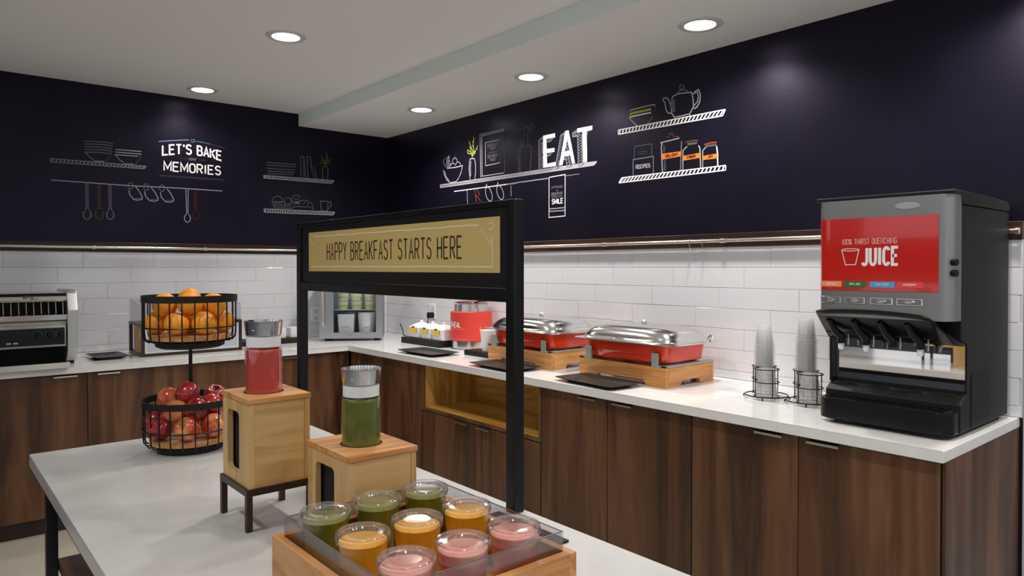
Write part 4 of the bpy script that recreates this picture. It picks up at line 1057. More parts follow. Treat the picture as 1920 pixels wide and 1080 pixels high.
# ================================================================ SMOOTHIE DISPENSERS
def slab(outer, hole, axis, a0, a1):
    def P(p, s):
        return {'x': (s, p[0], p[1]), 'y': (p[0], s, p[1]), 'z': (p[0], p[1], s)}[axis]
    bm = B(); loops = []
    for s in (a0, a1):
        lo = [bm.verts.new(P(p, s)) for p in outer]; lh = [bm.verts.new(P(p, s)) for p in hole]
        es = [bm.edges.new((q[i], q[(i + 1) % len(q)])) for q in (lo, lh) for i in range(len(q))]
        bmesh.ops.triangle_fill(bm, edges=es, use_beauty=True)
        loops.append((lo, lh))
    for k in (0, 1):
        p, q = loops[0][k], loops[1][k]
        for i in range(len(p)): bm.faces.new((p[i], q[i], q[(i + 1) % len(p)], p[(i + 1) % len(p)]))
    return bm
def rrect(x0, x1, y0, y1, r, n=5):
    o = []
    for cx, cy, a in ((x1 - r, y1 - r, 0), (x0 + r, y1 - r, 90), (x0 + r, y0 + r, 180), (x1 - r, y0 + r, 270)):
        o += [(cx + r * math.cos(math.radians(a + 90 * i / n)), cy + r * math.sin(math.radians(a + 90 * i / n))) for i in range(n + 1)]
    return o
def dispenser(x0, y0, w, d, z0, h, label, s0, s1, r, cx, cy):
    t = thing('dispenser_box', label, 'dispenser', (x0 + w / 2, y0 + d / 2, z0))
    x1, y1, zt = x0 + w, y0 + d, z0 + h - .012
    e = .002
    obj('side_panel', slab([(y0 + e, z0), (y1 - e, z0), (y1 - e, zt), (y0 + e, zt)], rrect(y0 + s0, y0 + s1, z0 + .022, z0 + h - .036, .012), 'x', x0 + e, x0 + .014), oak_z, t, False)
    obj('side_panel', bx(x1 - .014, x1 - e, y0 + e, y1 - e, z0, zt), oak_z, t, False)
    obj('front_panel', bx(x0 + .0145, x1 - .0145, y0 + .003, y0 + .015, z0, zt), oak_x, t, False)
    obj('back_panel', bx(x0 + .0145, x1 - .0145, y1 - .015, y1 - .003, z0, zt), oak_x, t, False)
    obj('bottom_panel', bx(x0 + .0145, x1 - .0145, y0 + .0155, y1 - .0155, z0, z0 + .010), oak_x, t, False)
    obj('lid', slab([(x0, y0), (x1, y0), (x1, y1), (x0, y1)], [(cx + (r + .003) * math.cos(2 * PI * i / 40), cy + (r + .003) * math.sin(2 * PI * i / 40)) for i in range(40)], 'z', zt + .0012, z0 + h), honey_x, t, False)
    obj('hole_rim', lathe(B(), [(r + .0012, -.010), (r + .0030, -.010), (r + .0030, .0004), (r + .0012, .0004), (r + .0012, -.010)], 40, (cx, cy, z0 + h), False), plinth_m, t)
    obj('dark_slot_backing', bx(x0 + .020, x0 + .0215, y0 + .02, y1 - .02, z0 + .012, zt - .002), void_m, t, False)  # near-black sheet behind the slot stands for the shaded inside of the box
def bottle(cx, cy, zl, r, label, m, drop):
    t = thing('smoothie_bottle', label, 'bottle', (cx, cy, zl - drop))
    c = (cx, cy, zl)
    obj('juice', lathe(B(), [(0, -drop + .004), (r - .003, -drop + .004), (r - .0022, -drop + .012), (r - .0022, .092), (r - .006, .097), (0, .097)], 40, c, False), m, t)
    obj('glass_body', lathe(B(), [(r - .006, -drop), (r - .001, -drop + .003), (r, -drop + .010), (r, .096), (r - .003, .102), (r - .007, .104)], 40, c, False), glass, t)
    obj('white_collar', lathe(B(), [(r - .006, .1015), (r - .0033, .1020), (r - .0033, .1250), (r - .005, .1258), (r - .012, .1258)], 40, c, False), white_plastic, t)
    k = r - .0425
    obj('steel_cup', lathe(B(), [(.010, .1259), (.038 + k, .1259), (.0405 + k, .1280), (.0436 + k, .1550), (.0440 + k, .1595), (.0433 + k, .1595), (.0427 + k, .1550), (.0395 + k, .1300), (.010, .1290)], 40, c, False), steel, t)
    a = math.radians(215)
    obj('rivet', lathe(B(), [(0, .0), (.0026, -.0004), (.0030, -.0020), (0, -.0030)], 12, (cx + (.043 + k) * math.cos(a), cy + (.043 + k) * math.sin(a), zl + .1415), False), chrome, t)
# tall one stands on a steel stand
SX, SY, SW, SD = -2.622, -3.912, .140, .167
t = thing('riser_stand', 'small dark bronze four-legged steel stand under the taller wooden dispenser', 'stand', (SX + SW / 2, SY + SD / 2, Z))
for x in (SX - .004, SX + SW - .008):
    for y in (SY - .001, SY + SD - .011):
        obj('leg', bx(x, x + .013, y, y + .013, Z, .9255, .001), bronze, t, False)
bm = bx(SX - .004, SX + SW + .005, SY - .001, SY + .012, .9255, .9395); box(bm, SX - .004, SX + SW + .005, SY + SD - .011, SY + SD + .002, .9255, .9395)
box(bm, SX - .004, SX + .009, SY + .012, SY + SD - .011, .9255, .9395); box(bm, SX + SW - .008, SX + SW + .005, SY + .012, SY + SD - .011, .9255, .9395)
obj('top_frame', bm, bronze, t, False)
dispenser(SX, SY, SW, SD, .940, .191, 'taller light oak dispenser box raised on a bronze steel stand', .060, .134, .0405, -2.5555, -3.8260)
bottle(-2.5555, -3.8260, 1.131, .0405, 'round bottle of red smoothie upright in the taller oak box', juice_red, .12)
dispenser(-2.510, -4.146, .158, .195, .8505, .186, 'lower light oak dispenser box standing directly on the island behind the cup tray', .068, .155, .0415, -2.431, -4.0485)
bottle(-2.431, -4.0485, 1.0365, .0415, 'round bottle of green smoothie upright in the lower oak box', juice_green, .12)

# ================================================================ TRAY OF JUICE CUPS
t = thing('cup_tray', 'honey oak tray with grey acrylic guards holding nine juice cups', 'tray', (-2.4925, -4.371, Z))
X0, X1, Y0, Y1, ZT = -2.674, -2.312, -4.573, -4.172, .933
obj('tray_side', bx(X0, X0 + .015, Y0, Y1, Z + .0003, ZT), honey, t, False)
obj('tray_side', bx(X1 - .015, X1, Y0, Y1, Z + .0003, ZT), honey, t, False)
obj('tray_end', bx(X0 + .0152, X1 - .0152, Y0, Y0 + .015, Z + .0003, ZT), honey_x, t, False)
obj('tray_end', bx(X0 + .0152, X1 - .0152, Y1 - .015, Y1, Z + .0003, ZT), honey_x, t, False)
obj('tray_floor', bx(X0 + .0152, X1 - .0152, Y0 + .0152, Y1 - .0152, Z + .0003, .862), honey_x, t, False)
for nm, q in (('acrylic_guard', (X0 + .0155, X0 + .0185, Y0 + .0185, Y1 - .0185)), ('acrylic_guard', (X1 - .0185, X1 - .0155, Y0 + .0185, Y1 - .0185)),
              ('acrylic_guard', (X0 + .0155, X1 - .0155, Y0 + .0155, Y0 + .0183)), ('acrylic_guard', (X0 + .0155, X1 - .0155, Y1 - .0183, Y1 - .0155))):
    g = obj(nm, bx(*q, .863, .966), acrylic, t, False)
    obj('guard_edge', bx(*q, .9661, .9669), acrylic_edge, g, False)
tag(obj('slate_label', bx(-2.30, -2.142, -4.385, -4.16, Z + .0003, .8555, .001), black_matt, None, False), 'thin flat black slate lying on the island beside the juice cup tray', 'label')

def juice_cup():
    t = thing('juice_cup', 'x', 'cup', (0, 0, 0))
    hh = .118
    cu = obj('cup', lathe(B(), [(.0, .001), (.0300, .0), (.0310, .002), (.0400, .080), (.0408, .100), (.0418, hh - .008), (.0428, hh - .006)], 36, cap=False), plastic, t)
    jz = .104
    obj('juice', lathe(B(), [(0, .002), (.0292, .002), (.0300, .004), (.0398, jz - .002), (.0394, jz), (0, jz)], 36, cap=False), cup_orange, t)
    obj('lid', lathe(B(), [(.0424, hh - .014), (.0446, hh - .013), (.0452, hh - .006), (.0444, hh - .001), (.0425, hh + .001), (.0405, hh), (.0395, hh - .004), (.0340, hh - .005), (.0325, hh - .002), (.0250, hh - .0015), (.0235, hh - .004), (.0, hh - .0045)], 40, cap=False), lid_plastic, t)
    return t
cup0 = juice_cup()
cx = (-2.602, -2.498, -2.392); cy = (-4.236, -4.372, -4.505)
rows = (('green', cup_green, 'back', cy[0]), ('orange', cup_orange, 'middle', cy[1]), ('pink', cup_pink, 'front', cy[2]))
cols = ('by the left guard', 'between two others', 'by the right guard')
first = True
for rn, rm, wh, y in rows:
    for k in range(3):
        lab = f'lidded cup of {rn} juice in the {wh} row of the tray, {cols[k]}'
        if first:
            c = cup0; c.location = (cx[k], y, .8622); c['label'] = lab; c['group'] = 'lidded juice cups in the tray'; first = False
        else:
            c = dup(cup0, (cx[k], y, .8622), random.uniform(0, 6), lab, 'lidded juice cups in the tray')
        for ch in c.children:
            if ch.name.startswith('juice'):
                ch.data = ch.data.copy(); ch.data.materials[0] = rm
        if rn == 'pink':
            f = obj('froth', lathe(B(), [(.0394, .0880), (.0402, .1030), (.0395, .1050), (0, .1050)], 36, cap=False), cup_froth, None); f.parent = c

# ================================================================ FRUIT BASKETS
AX, AY = -2.503, -3.089
t = thing('fruit_basket', 'two-tier black wire fruit basket on a thin pole at the back of the island', 'basket', (AX, AY, Z))
c0 = (AX, AY, 0)
obj('base', lathe(B(), [(0, Z), (.093, Z), (.095, Z + .004), (.095, .868), (.090, .871), (0, .871)], 48, c0, False), black_matt, t)
obj('pole', tube(B(), [(AX, AY, .871), (AX, AY, 1.164)], .0055, 14), black_gloss, t)
obj('upper_support', lathe(B(), [(0, 1.164), (.085, 1.164), (.098, 1.170), (.100, 1.184), (.094, 1.187), (0, 1.187)], 48, c0, False), black_matt, t)
def tier(zd, zr, rim0, rim1):
    obj('wood_disc', lathe(B(), [(0, zd), (.114, zd), (.1155, zd + .002), (.1155, zd + .015), (.114, zd + .017), (0, zd + .017)], 48, c0, False), honey_x, t)
    obj('rim', lathe(B(), [(.1335, rim0), (.1365, rim0), (.1365, rim1), (.1335, rim1), (.1335, rim0)], 64, c0, False), black_matt, t)
    obj('ring_wire', tube(B(), circle(AX, AY, zr, .1340, 64), .0019, 8, True), black_gloss, t)
    w0 = None
    for k in range(24):
        a = 2 * PI * (k + .3) / 24
        if w0 is None:
            bm = tube(B(), [(.1322, 0, rim0 + .006), (.1322, 0, zd + .026), (.130, 0, zd + .006), (.122, 0, zd - .004), (.098, 0, zd - .0045)], .0021, 6)
            w0 = obj('wire', bm, black_gloss, None); w = w0
        else:
            w = link('wire', w0.data)
        w.parent = t; w.location = (0, 0, -Z); w.rotation_euler = (0, 0, a)
tier(.8755, .920, .9895, 1.0095)
tier(1.1905, 1.230, 1.305, 1.3255)

orange_m = mat('orange_peel', (.96, .33, .015), .38, bump=.35, bscale=420, var=.16, vscale=22, sss=.12)
def apple_mat(name, a, b, th):
    m, n, l, bs = new_mat(name)
    tc = n.new('ShaderNodeTexCoord'); oi = n.new('ShaderNodeObjectInfo')
    mp = n.new('ShaderNodeMapping'); mp.inputs['Scale'].default_value = (26, 26, 9)
    ad = n.new('ShaderNodeVectorMath'); ad.operation = 'ADD'
    mu = n.new('ShaderNodeMath'); mu.operation = 'MULTIPLY'; mu.inputs[1].default_value = 31
    l.new(oi.outputs['Random'], mu.inputs[0]); l.new(tc.outputs['Object'], mp.inputs['Vector'])
    l.new(mp.outputs[0], ad.inputs[0]); l.new(mu.outputs[0], ad.inputs[1])
    nz = n.new('ShaderNodeTexNoise'); nz.inputs['Scale'].default_value = 1.2; nz.inputs['Detail'].default_value = 5
    l.new(ad.outputs[0], nz.inputs['Vector'])
    cr = n.new('ShaderNodeValToRGB'); e = cr.color_ramp.elements
    e[0].position = th - .13; e[0].color = (*a, 1); e[1].position = th + .13; e[1].color = (*b, 1)
    l.new(nz.outputs['Fac'], cr.inputs['Fac']); l.new(cr.outputs['Color'], bs.inputs['Base Color'])
    bs.inputs['Roughness'].default_value = .24; bs.inputs['Coat Weight'].default_value = .3
    return m
apple_red = apple_mat('red_apple_skin', (.20, .006, .008), (.42, .030, .022), .52)
apple_mix = apple_mat('blushed_apple_skin', (.50, .045, .022), (.70, .33, .10), .54)
stem_m = mat('fruit_stem', (.06, .035, .012), .8)
navel_m = mat('orange_navel', (.28, .17, .03), .8)
def orange(x, y, z, label, r=.0355):
    bm = B(); bmesh.ops.create_uvsphere(bm, u_segments=28, v_segments=18, radius=r)
    for v in bm.verts:
        k = 1 - .05 * max(0, v.co.z / r - .82) / .18 * 1.2
        v.co = Vector((v.co.x, v.co.y, v.co.z * .96 * k))
    t = thing('orange', label, 'orange', (0, 0, 0), 'oranges in the upper basket')
    obj('fruit', bm, orange_m, t)
    obj('navel', lathe(B(), [(0, r * .925), (.0026, r * .922), (.0034, r * .905)], 10, cap=False), navel_m, t)
    t.location = (x, y, z); t.rotation_euler = (random.uniform(-1.6, 1.6), random.uniform(-1.2, 1.2), random.uniform(0, 6))
for x, y, z, l in ((-.099, .018, 1.243, 'lowest layer, leftmost behind the wires'), (-.0635, -.078, 1.243, 'lowest layer, yellowish one left of the middle wires'),
                   (.0135, -.100, 1.243, 'lowest layer, right of the middle wires'), (.091, -.040, 1.243, 'lowest layer, rightmost behind the wires'),
                   (-.0854, -.024, 1.298, 'middle layer, left one under the rim'), (-.019, -.066, 1.299, 'middle layer, centre one under the rim'), (.058, -.064, 1.295, 'middle layer, right one under the rim'),
                   (-.058, .070, 1.296, 'back left, only its top over the rim'), (.003, .020, 1.311, 'topmost, rising above the rim'), (.076, .024, 1.294, 'back right, its top over the rim'),
                   (.060, .075, 1.243, 'lowest layer, at the back on the right'), (0.0, 0.0, 1.243, 'lowest layer, in the middle of the disc')):
    orange(AX + .93 * x, AY + .93 * y, z, 'orange in the upper wire basket: ' + l)
def apple(x, y, z, label, m, tilt=(0, 0), r=.0335):
    prof = [(0, .62), (.10, .60), (.22, .74), (.42, .90), (.66, .90), (.88, .68), (.99, .32), (1.0, .02), (.94, -.34), (.80, -.64), (.60, -.84), (.40, -.92), (.24, -.90), (.12, -.80), (0, -.76)]
    bm = lathe(B(), [(a * r * (1.02), b * r) for a, b in prof[::-1]], 28, cap=False)
    for v in bm.verts:
        a = math.atan2(v.co.y, v.co.x)
        if v.co.z < -.3 * r: v.co.x *= 1 + .02 * math.cos(5 * a); v.co.y *= 1 + .02 * math.cos(5 * a)
    t = thing('apple', label, 'apple', (0, 0, 0), 'apples in the lower basket')
    obj('fruit', bm, m, t, True, 80)
    obj('stem', tube(B(), [(0, 0, .60 * r), (.001, 0, .85 * r), (.003, .001, 1.08 * r)], [.0011, .0010, .0015], 6), stem_m, t)
    t.location = (x, y, z); t.rotation_euler = (tilt[0], tilt[1], random.uniform(0, 6))
for x, y, z, m, tl, l in ((-.0997, -.029, .929, apple_red, (.6, -.6), 'dark red one low on the left behind the wires'), (-.038, -.096, .929, apple_mix, (-.9, .3), 'yellow and red one low in the front middle'),
                          (.042, -.095, .929, apple_mix, (.8, .5), 'blushed one low beside the oak box'), (-.0955, .048, .935, apple_red, (.4, .2), 'dark one at the left edge behind the others'),
                          (-.060, -.045, .978, apple_mix, (1.9, .4), 'large pinkish red one in the middle left'), (-.007, -.075, .980, apple_red, (.9, -.9), 'shiny red one just under the rim in the middle'),
                          (.052, -.043, .981, apple_red, (-.7, .6), 'red one under the rim right of the middle'), (-.018, -.022, 1.024, apple_red, (.75, .35), 'topmost dark red one showing its stem'),
                          (.080, .012, 1.000, apple_red, (.3, -.3), 'red one peeking over the rim on the right'), (-.052, .058, 1.000, apple_mix, (.5, .2), 'pale peach one behind the topmost apple on the left'),
                          (.010, .085, .930, apple_red, (.2, .6), 'red one low at the back'), (.080, .055, .930, apple_mix, (.9, .9), 'blushed one low at the back right')):
    apple(AX + .94 * x, AY + .94 * y, z, 'apple in the lower wire basket: ' + l, m, tl)

# ================================================================ RIGHT COUNTER
# ---- juice machine, front towards -x, against the wall
JY0, JY1, JX = -4.580, -4.132, -.605
t = thing('juice_machine', 'tall black juice dispenser with a red JUICE panel at the end of the counter', 'juice machine', (-.30, -4.356, Z))
bm = prism(B(), [(-.530, .866), (-.036, .866), (-.036, 1.615), (-.530, 1.615), (-.530, 1.170), (-.470, 1.158), (-.470, .992), (-.530, .960)], 'y', JY0, JY1, .004)
obj('body', bm, black_matt, t, True, 30)
bm = prism(B(), [(-.036, 1.617), (-.036, 1.640), (-.055, 1.652), (-.30, 1.660), (-.590, 1.662), (-.611, 1.658), (-.611, 1.6475), (-.5315, 1.6475), (-.5315, 1.617)], 'y', JY0 - .002, JY1 + .002, .003)
obj('top_cover', bm, black_matt, t, True, 30)
bm = B()
n = 14; O = []
def front(y):
    s = (y - JY0) / (JY1 - JY0)
    e = min(s, 1 - s)
    return JX - .008 + (.045 * (1 - e / .07) ** 2 if e < .07 else 0)
ys = [JY0 + (JY1 - JY0) * q for q in (0, .012, .03, .05, .08, .2, .35, .5, .65, .8, .92, .95, .97, .988, 1)]
fo = [(front(y), y) for y in ys]
prism(bm, fo + [(-.532, JY1), (-.532, JY0)], 'z', 1.236, 1.647)
door = obj('front_door', bm, mat('machine_silver', (.30, .31, .315), .40, metal=.75), t, True, 25)
# red backlit panel lies on the door, following its curve
def curved(name, z0, z1, y0, y1, h, m, par, smooth=True):
    bm = B(); k = 24; r0 = []; r1 = []; q0 = []; q1 = []
    for i in range(k + 1):
        y = y0 + (y1 - y0) * i / k; x = front(y)
        r0.append(bm.verts.new((x - h, y, z0))); r1.append(bm.verts.new((x - h, y, z1)))
        q0.append(bm.verts.new((x + .0006, y, z0))); q1.append(bm.verts.new((x + .0006, y, z1)))
    for i in range(k):
        bm.faces.new((r0[i], r0[i + 1], r1[i + 1], r1[i])); bm.faces.new((q0[i], q0[i + 1], q1[i + 1], q1[i]))
        bm.faces.new((r0[i], q0[i], q0[i + 1], r0[i + 1])); bm.faces.new((r1[i], q1[i], q1[i + 1], r1[i + 1]))
    bm.faces.new((r0[0], r1[0], q1[0], q0[0])); bm.faces.new((r0[-1], r1[-1], q1[-1], q0[-1]))
    return obj(name, bm, m, par, smooth, 25)
def panel_red():
    m, n, l, b = new_mat('lit_red_panel')
    b.inputs['Base Color'].default_value = (.50, .017, .012, 1); b.inputs['Roughness'].default_value = .14
    b.inputs['Coat Weight'].default_value = .5
    b.inputs['Emission Color'].default_value = (.75, .018, .012, 1); b.inputs['Emission Strength'].default_value = .04
    return m
pn = curved('red_panel', 1.330, 1.582, -4.541, -4.139, .0025, panel_red(), t)
FX = JX - .008 - .0028
TOJ = lambda h: (lambda y, z: (FX - h, y, z))
bm = B()
text3(bm, 'JUICE', [(-4.300, 1.419), (-4.418, 1.4205), (-4.300, 1.477)], .0098, TOJ(.0006), .6)
obj('juice_lettering', bm, white_ink, pn, False)
pink_ink = mat('pale_pink_ink', (.80, .42, .38), .6)
obj('small_lettering', text3(B(), '100% THIRST QUENCHING', [(-4.230, 1.491), (-4.414, 1.492), (-4.230, 1.5095)], .0022, TOJ(.0006), .4), pink_ink, pn, False)
bm = B(); f = TOJ(.0006)
ribbon(bm, [(-4.230, 1.472), (-4.243, 1.4195), (-4.278, 1.4205), (-4.290, 1.4725)], .0026, f)
ribbon(bm, [(-4.260 + .030 * math.cos(a), 1.4725 + .004 * math.sin(a)) for a in [2 * PI * i / 16 for i in range(17)]], .0024, f)
obj('cup_drawing', bm, white_ink, pn, False)
for y0, y1, c, nm, tx in ((-4.230, -4.156, (.86, .30, .14), 'orange_tab', 'ORANGE'), (-4.314, -4.238, (.02, .17, .055), 'green_tab', 'APPLE JUICE'), (-4.408, -4.327, (.10, .36, .62), 'blue_tab', 'WATER'), (-4.497, -4.415, (.78, .06, .08), 'red_tab', 'CRANBERRY')):
    g = obj('flavour_tab', bx(FX - .0008, FX + .0004, y0, y1, 1.342, 1.362), mat(nm, c, .4), pn, False)
    w = (y1 - y0) * .5; m0 = (y0 + y1) / 2
    tm = text3(B(), tx, [(m0 + w / 2, 1.3495), (m0 - w / 2, 1.3495), (m0 + w / 2, 1.3555)], .0011, TOJ(.0012), .4)
    d = obj('tab_print', tm, white_ink, None, False); d.parent = t; d.location = -t.location
for y0, y1 in ((-4.226, -4.154), (-4.309, -4.239), (-4.401, -4.327), (-4.494, -4.413)):
    g = obj('push_button', bx(JX - .0105, JX - .0075, y0, y1, 1.283, 1.307, .001, 1), steel, t, False)
    obj('button_well', bx(JX - .0115, JX - .0104, y0 + .004, y1 - .004, 1.286, 1.304), mat('button_well', (.16, .16, .17), .4), g, False)
    m0 = (y0 + y1) / 2
    bm = B(); loft(bm, [((y1 - y0) * .27, .0070, .0, 2), ((y1 - y0) * .25, .0062, .0030, 2), ((y1 - y0) * .12, .003, .0045, 2)], n=24)
    bmesh.ops.transform(bm, matrix=Matrix(((0, 0, -1, JX - .0114), (1, 0, 0, m0), (0, 1, 0, 1.295), (0, 0, 0, 1))), verts=bm.verts)
    obj('button_cap', bm, chrome, g)
bm = B(); loft(bm, [(.040, .0125, 0, 2), (.038, .0115, .002, 2), (.034, .0095, .0026, 2)], n=36)
bmesh.ops.transform(bm, matrix=Matrix(((0, 0, -1, JX - .0078), (1, 0, 0, -4.444), (0, 1, 0, 1.615), (0, 0, 0, 1))), verts=bm.verts)
obj('oval_emblem', bm, steel_dark, t)
for z in (1.427, 1.392):
    obj('lock_knob', tube(B(), [(-.585, -4.566, z), (-.588, -4.586, z)], .011, 16), black_gloss, t)
# hood over the nozzles
bm = B()
def hood_top(y):
    s = (y - JY0) / (JY1 - JY0)
    return 1.242 + .022 * (1 - ((s - .62) / .62) ** 2) - (.072 * max(0, (.20 - s) / .20) ** 2)
k = 20; T = []; L = []; U = []; K = []
for i in range(k + 1):
    y = JY0 + (JY1 + .004 - JY0) * i / k
    h = hood_top(y); s = i / k
    T.append(bm.verts.new((front(min(max(y, JY0), JY1)) - .004, y, h)))
    L.append(bm.verts.new((-.620 + .030 * max(0, (.16 - s) / .16) ** 2 + .02 * max(0, (s - .93) / .07), y, h - .004)))
    U.append(bm.verts.new((-.618 + .030 * max(0, (.16 - s) / .16) ** 2 + .02 * max(0, (s - .93) / .07), y, h - .012)))
    K.append(bm.verts.new((-.500, y, 1.150)))
R2_ = [bm.verts.new((-.498, v.co.y, 1.160)) for v in T]
for i in range(k):
    for a, b in ((T, L), (L, U), (U, K), (K, R2_), (R2_, T)):
        bm.faces.new((a[i], a[i + 1], b[i + 1], b[i]))
bm.faces.new([q[0] for q in (T, L, U, K, R2_)]); bm.faces.new([q[-1] for q in (T, L, U, K, R2_)][::-1])
obj('hood', bm, black_gloss, t, True, 40)
obj('mirror_splash', bx(-.4725, -.4705, JY0 + .006, JY1 - .012, .998, 1.152), mirror, t, False)
bm = bx(-.475, -.4705, JY0 + .002, JY1 - .003, .985, .9975); box(bm, -.5, -.4705, JY1 - .011, JY1 - .001, .985, 1.15)
obj('splash_frame', bm, black_gloss, t, False)
for i, y in enumerate((-4.200, -4.289, -4.378, -4.466)):
    bm = tube(B(), [(-.588, y + .030, 1.222), (-.570, y + .018, 1.185), (-.555, y, 1.160), (-.552, y, 1.137)], [.010, .0125, .0155, .0155], 14)
    nz = obj('nozzle', bm, black_gloss, t)
    if i != 2: obj('white_tip', lathe(B(), [(.0070, 1.112), (.0085, 1.112), (.0105, 1.122), (.0105, 1.1365), (.0, 1.1365)], 16, (-.552, y, 0), False), white_plastic, nz)
    obj('lever', prism(B(), [(-.538, 1.128), (-.530, 1.130), (-.527, 1.150), (-.535, 1.168)], 'y', y - .019, y - .0165), white_plastic, nz, False)
# drip tray
bm = B(); P = []
for a, q in ((180, -1),):
    pass
out = [(-.470, JY0 + .004), (-.470, JY1 - .004)]
rr = .045
out += [(-.610 + rr * (1 - math.sin(math.radians(90 * i / 8))), JY1 - .004 - rr + rr * math.cos(math.radians(90 * i / 8))) for i in range(9)]
out += [(-.610 + rr * (1 - math.cos(math.radians(90 * i / 8))), JY0 + .004 + rr - rr * math.sin(math.radians(90 * i / 8))) for i in range(9)]
dt = obj('drip_tray', prism(B(), out, 'z', .866, .938, .003), black_gloss, t, True, 30)
cxm = sum(p[0] for p in out) / len(out)
inn = [(-.540 + (p[0] + .540) * .86, -4.356 + (p[1] + 4.356) * .94) for p in out]
obj('tray_well', prism(B(), inn, 'z', .9381, .9392), void_m, dt, False)
bm = B()
for i in range(14):
    y = JY0 + .035 + i * .0292
    box(bm, -.592, -.500, y - .0022, y + .0022, .9393, .944)
for i in range(4):
    x = -.590 + i * .028
    box(bm, x - .002, x + .002, JY0 + .03, JY1 - .03, .9393, .9435)
obj('drip_grille', bm, black_gloss, dt, False)
bm = B(); k = 40; lo = []; hi = []; lb = []; hb = []
for i in range(k + 1):
    s = i / k; y = JY0 + .012 + (JY1 - JY0 - .024) * s
    d = .018 * abs(math.sin(s * PI * 4)) ** .7
    lo.append(bm.verts.new((-.520 + d, y, .9395))); hi.append(bm.verts.new((-.494, y, .985)))
    lb.append(bm.verts.new((-.474, y, .9395))); hb.append(bm.verts.new((-.476, y, .989)))
for i in range(k):
    for a, b in ((lo, hi), (hi, hb), (hb, lb), (lb, lo)): bm.faces.new((a[i], a[i + 1], b[i + 1], b[i]))
obj('cup_guide', bm, black_gloss, dt, True, 50)
g = obj('side_vent', bx(-.432, -.238, JY0 - .0022, JY0 - .0003, .876, 1.052), black_matt, t, False)
for i in range(14):
    for x0 in (-.418, -.332):
        z = .888 + i * .0115
        obj('vent_slot', bx(x0, x0 + .078, JY0 - .0026, JY0 - .0021, z, z + .0055), void_m, g, False)
for x in (-.49, -.08):
    for y in (JY0 + .03, JY1 - .03): obj('foot', lathe(B(), [(0, Z), (.014, Z), (.016, .866), (0, .866)], 14, (x, y, 0), False), black_gloss, t)

t.location += Vector((-.022, -.012, 0))

# ---- chafing dishes
def chafer(yc, label, grp='chafing dishes on the right counter'):
    t = thing('chafing_dish', label, 'chafing dish', (-.32, yc, Z), grp)
    x0, x1, y0, y1 = -.510, -.130, yc - .278, yc + .278
    zt = .943
    def apron(lo, hi, foot, cut):
        r = .014
        return [(lo, Z), (lo, zt), (hi, zt), (hi, Z), (hi - foot, Z), (hi - foot, Z + cut - r), (hi - foot - r, Z + cut), (lo + foot + r, Z + cut), (lo + foot, Z + cut - r), (lo + foot, Z)]
    b1 = obj('base_panel', prism(B(), apron(y0, y1, .120, .030), 'x', x0, x0 + .022, .003), honey, t, True, 30)
    obj('base_panel', prism(B(), apron(y0, y1, .120, .030), 'x', x1 - .022, x1, .003), honey, t, True, 30)
    obj('base_panel', prism(B(), apron(x0 + .0225, x1 - .0225, .090, .030), 'y', y0, y0 + .022, .003), honey_x, t, True, 30)
    obj('base_panel', prism(B(), apron(x0 + .0225, x1 - .0225, .090, .030), 'y', y1 - .022, y1, .003), honey_x, t, True, 30)
    for s, ya, yb in ((1, y1 - .032, y1), (-1, y0, y0 + .032)):
        bm = bx(x0 + .001, x1 - .001, ya, yb, zt + .0003, zt + .010, .0015, 1)
        ty = y1 - .085 if s > 0 else y0 + .045
        box(bm, x0 - .0005, x0 + .004, ty, ty + .040, zt - .001, 1.009, .001, 1)
        box(bm, x0 + .001, x0 + .010, min(ya, ty), max(yb, ty + .04), zt + .0003, zt + .010)
        obj('bracket', bm, mat('bracket_grey', (.34, .37, .34), .4, metal=.3), t, False)
    c = (-.325, yc, 0)
    loft_r = [(.150, .245, .957, 7), (.160, .256, .963, 8), (.166, .262, 1.000, 8), (.170, .266, 1.044, 8)]
    obj('water_pan', loft(B(), loft_r, c), red_enamel, t, True, 50)
    ld = [(.205, .318, 1.0445, 9), (.212, .325, 1.0465, 9), (.212, .325, 1.0500, 9), (.190, .298, 1.0515, 8), (.182, .288, 1.056, 7), (.178, .281, 1.072, 6), (.170, .268, 1.092, 5.0), (.155, .246, 1.108, 4.6), (.128, .208, 1.119, 4.2), (.085, .142, 1.1255, 3.4), (.035, .06, 1.1285, 2.6), (.006, .01, 1.129, 2)]
    lid = obj('lid', loft(B(), ld, c), chrome, t, True, 60)
    bm = tube(B(), [(-.325, yc - .016, 1.1275), (-.325, yc - .014, 1.1385), (-.325, yc + .014, 1.1385), (-.325, yc + .016, 1.1275)], .003, 8)
    lathe(bm, [(0, 1.1295), (.007, 1.1295), (.009, 1.136), (.012, 1.140), (.009, 1.146), (0, 1.147)], 20, c, False)
    obj('knob', bm, chrome, lid)
    for s in (-1, 1):
        bm = tube(B(), [(-.16, yc + s * .25, 1.051), (-.135, yc + s * .262, 1.075), (-.118, yc + s * .262, 1.075), (-.112, yc + s * .25, 1.051)], .0055, 8)
        obj('hinge', bm, chrome, lid)
    obj('latch', tube(B(), [(-.517, yc + .05, 1.060), (-.530, yc + .03, 1.066), (-.530, yc - .01, 1.066), (-.517, yc - .03, 1.060)], .004, 8), chrome, lid)
chafer(-3.098, 'red chafing dish with chrome lid on a honey wood base, nearer the juice machine')
chafer(-2.330, 'red chafing dish with chrome lid on a honey wood base, behind the sign post')

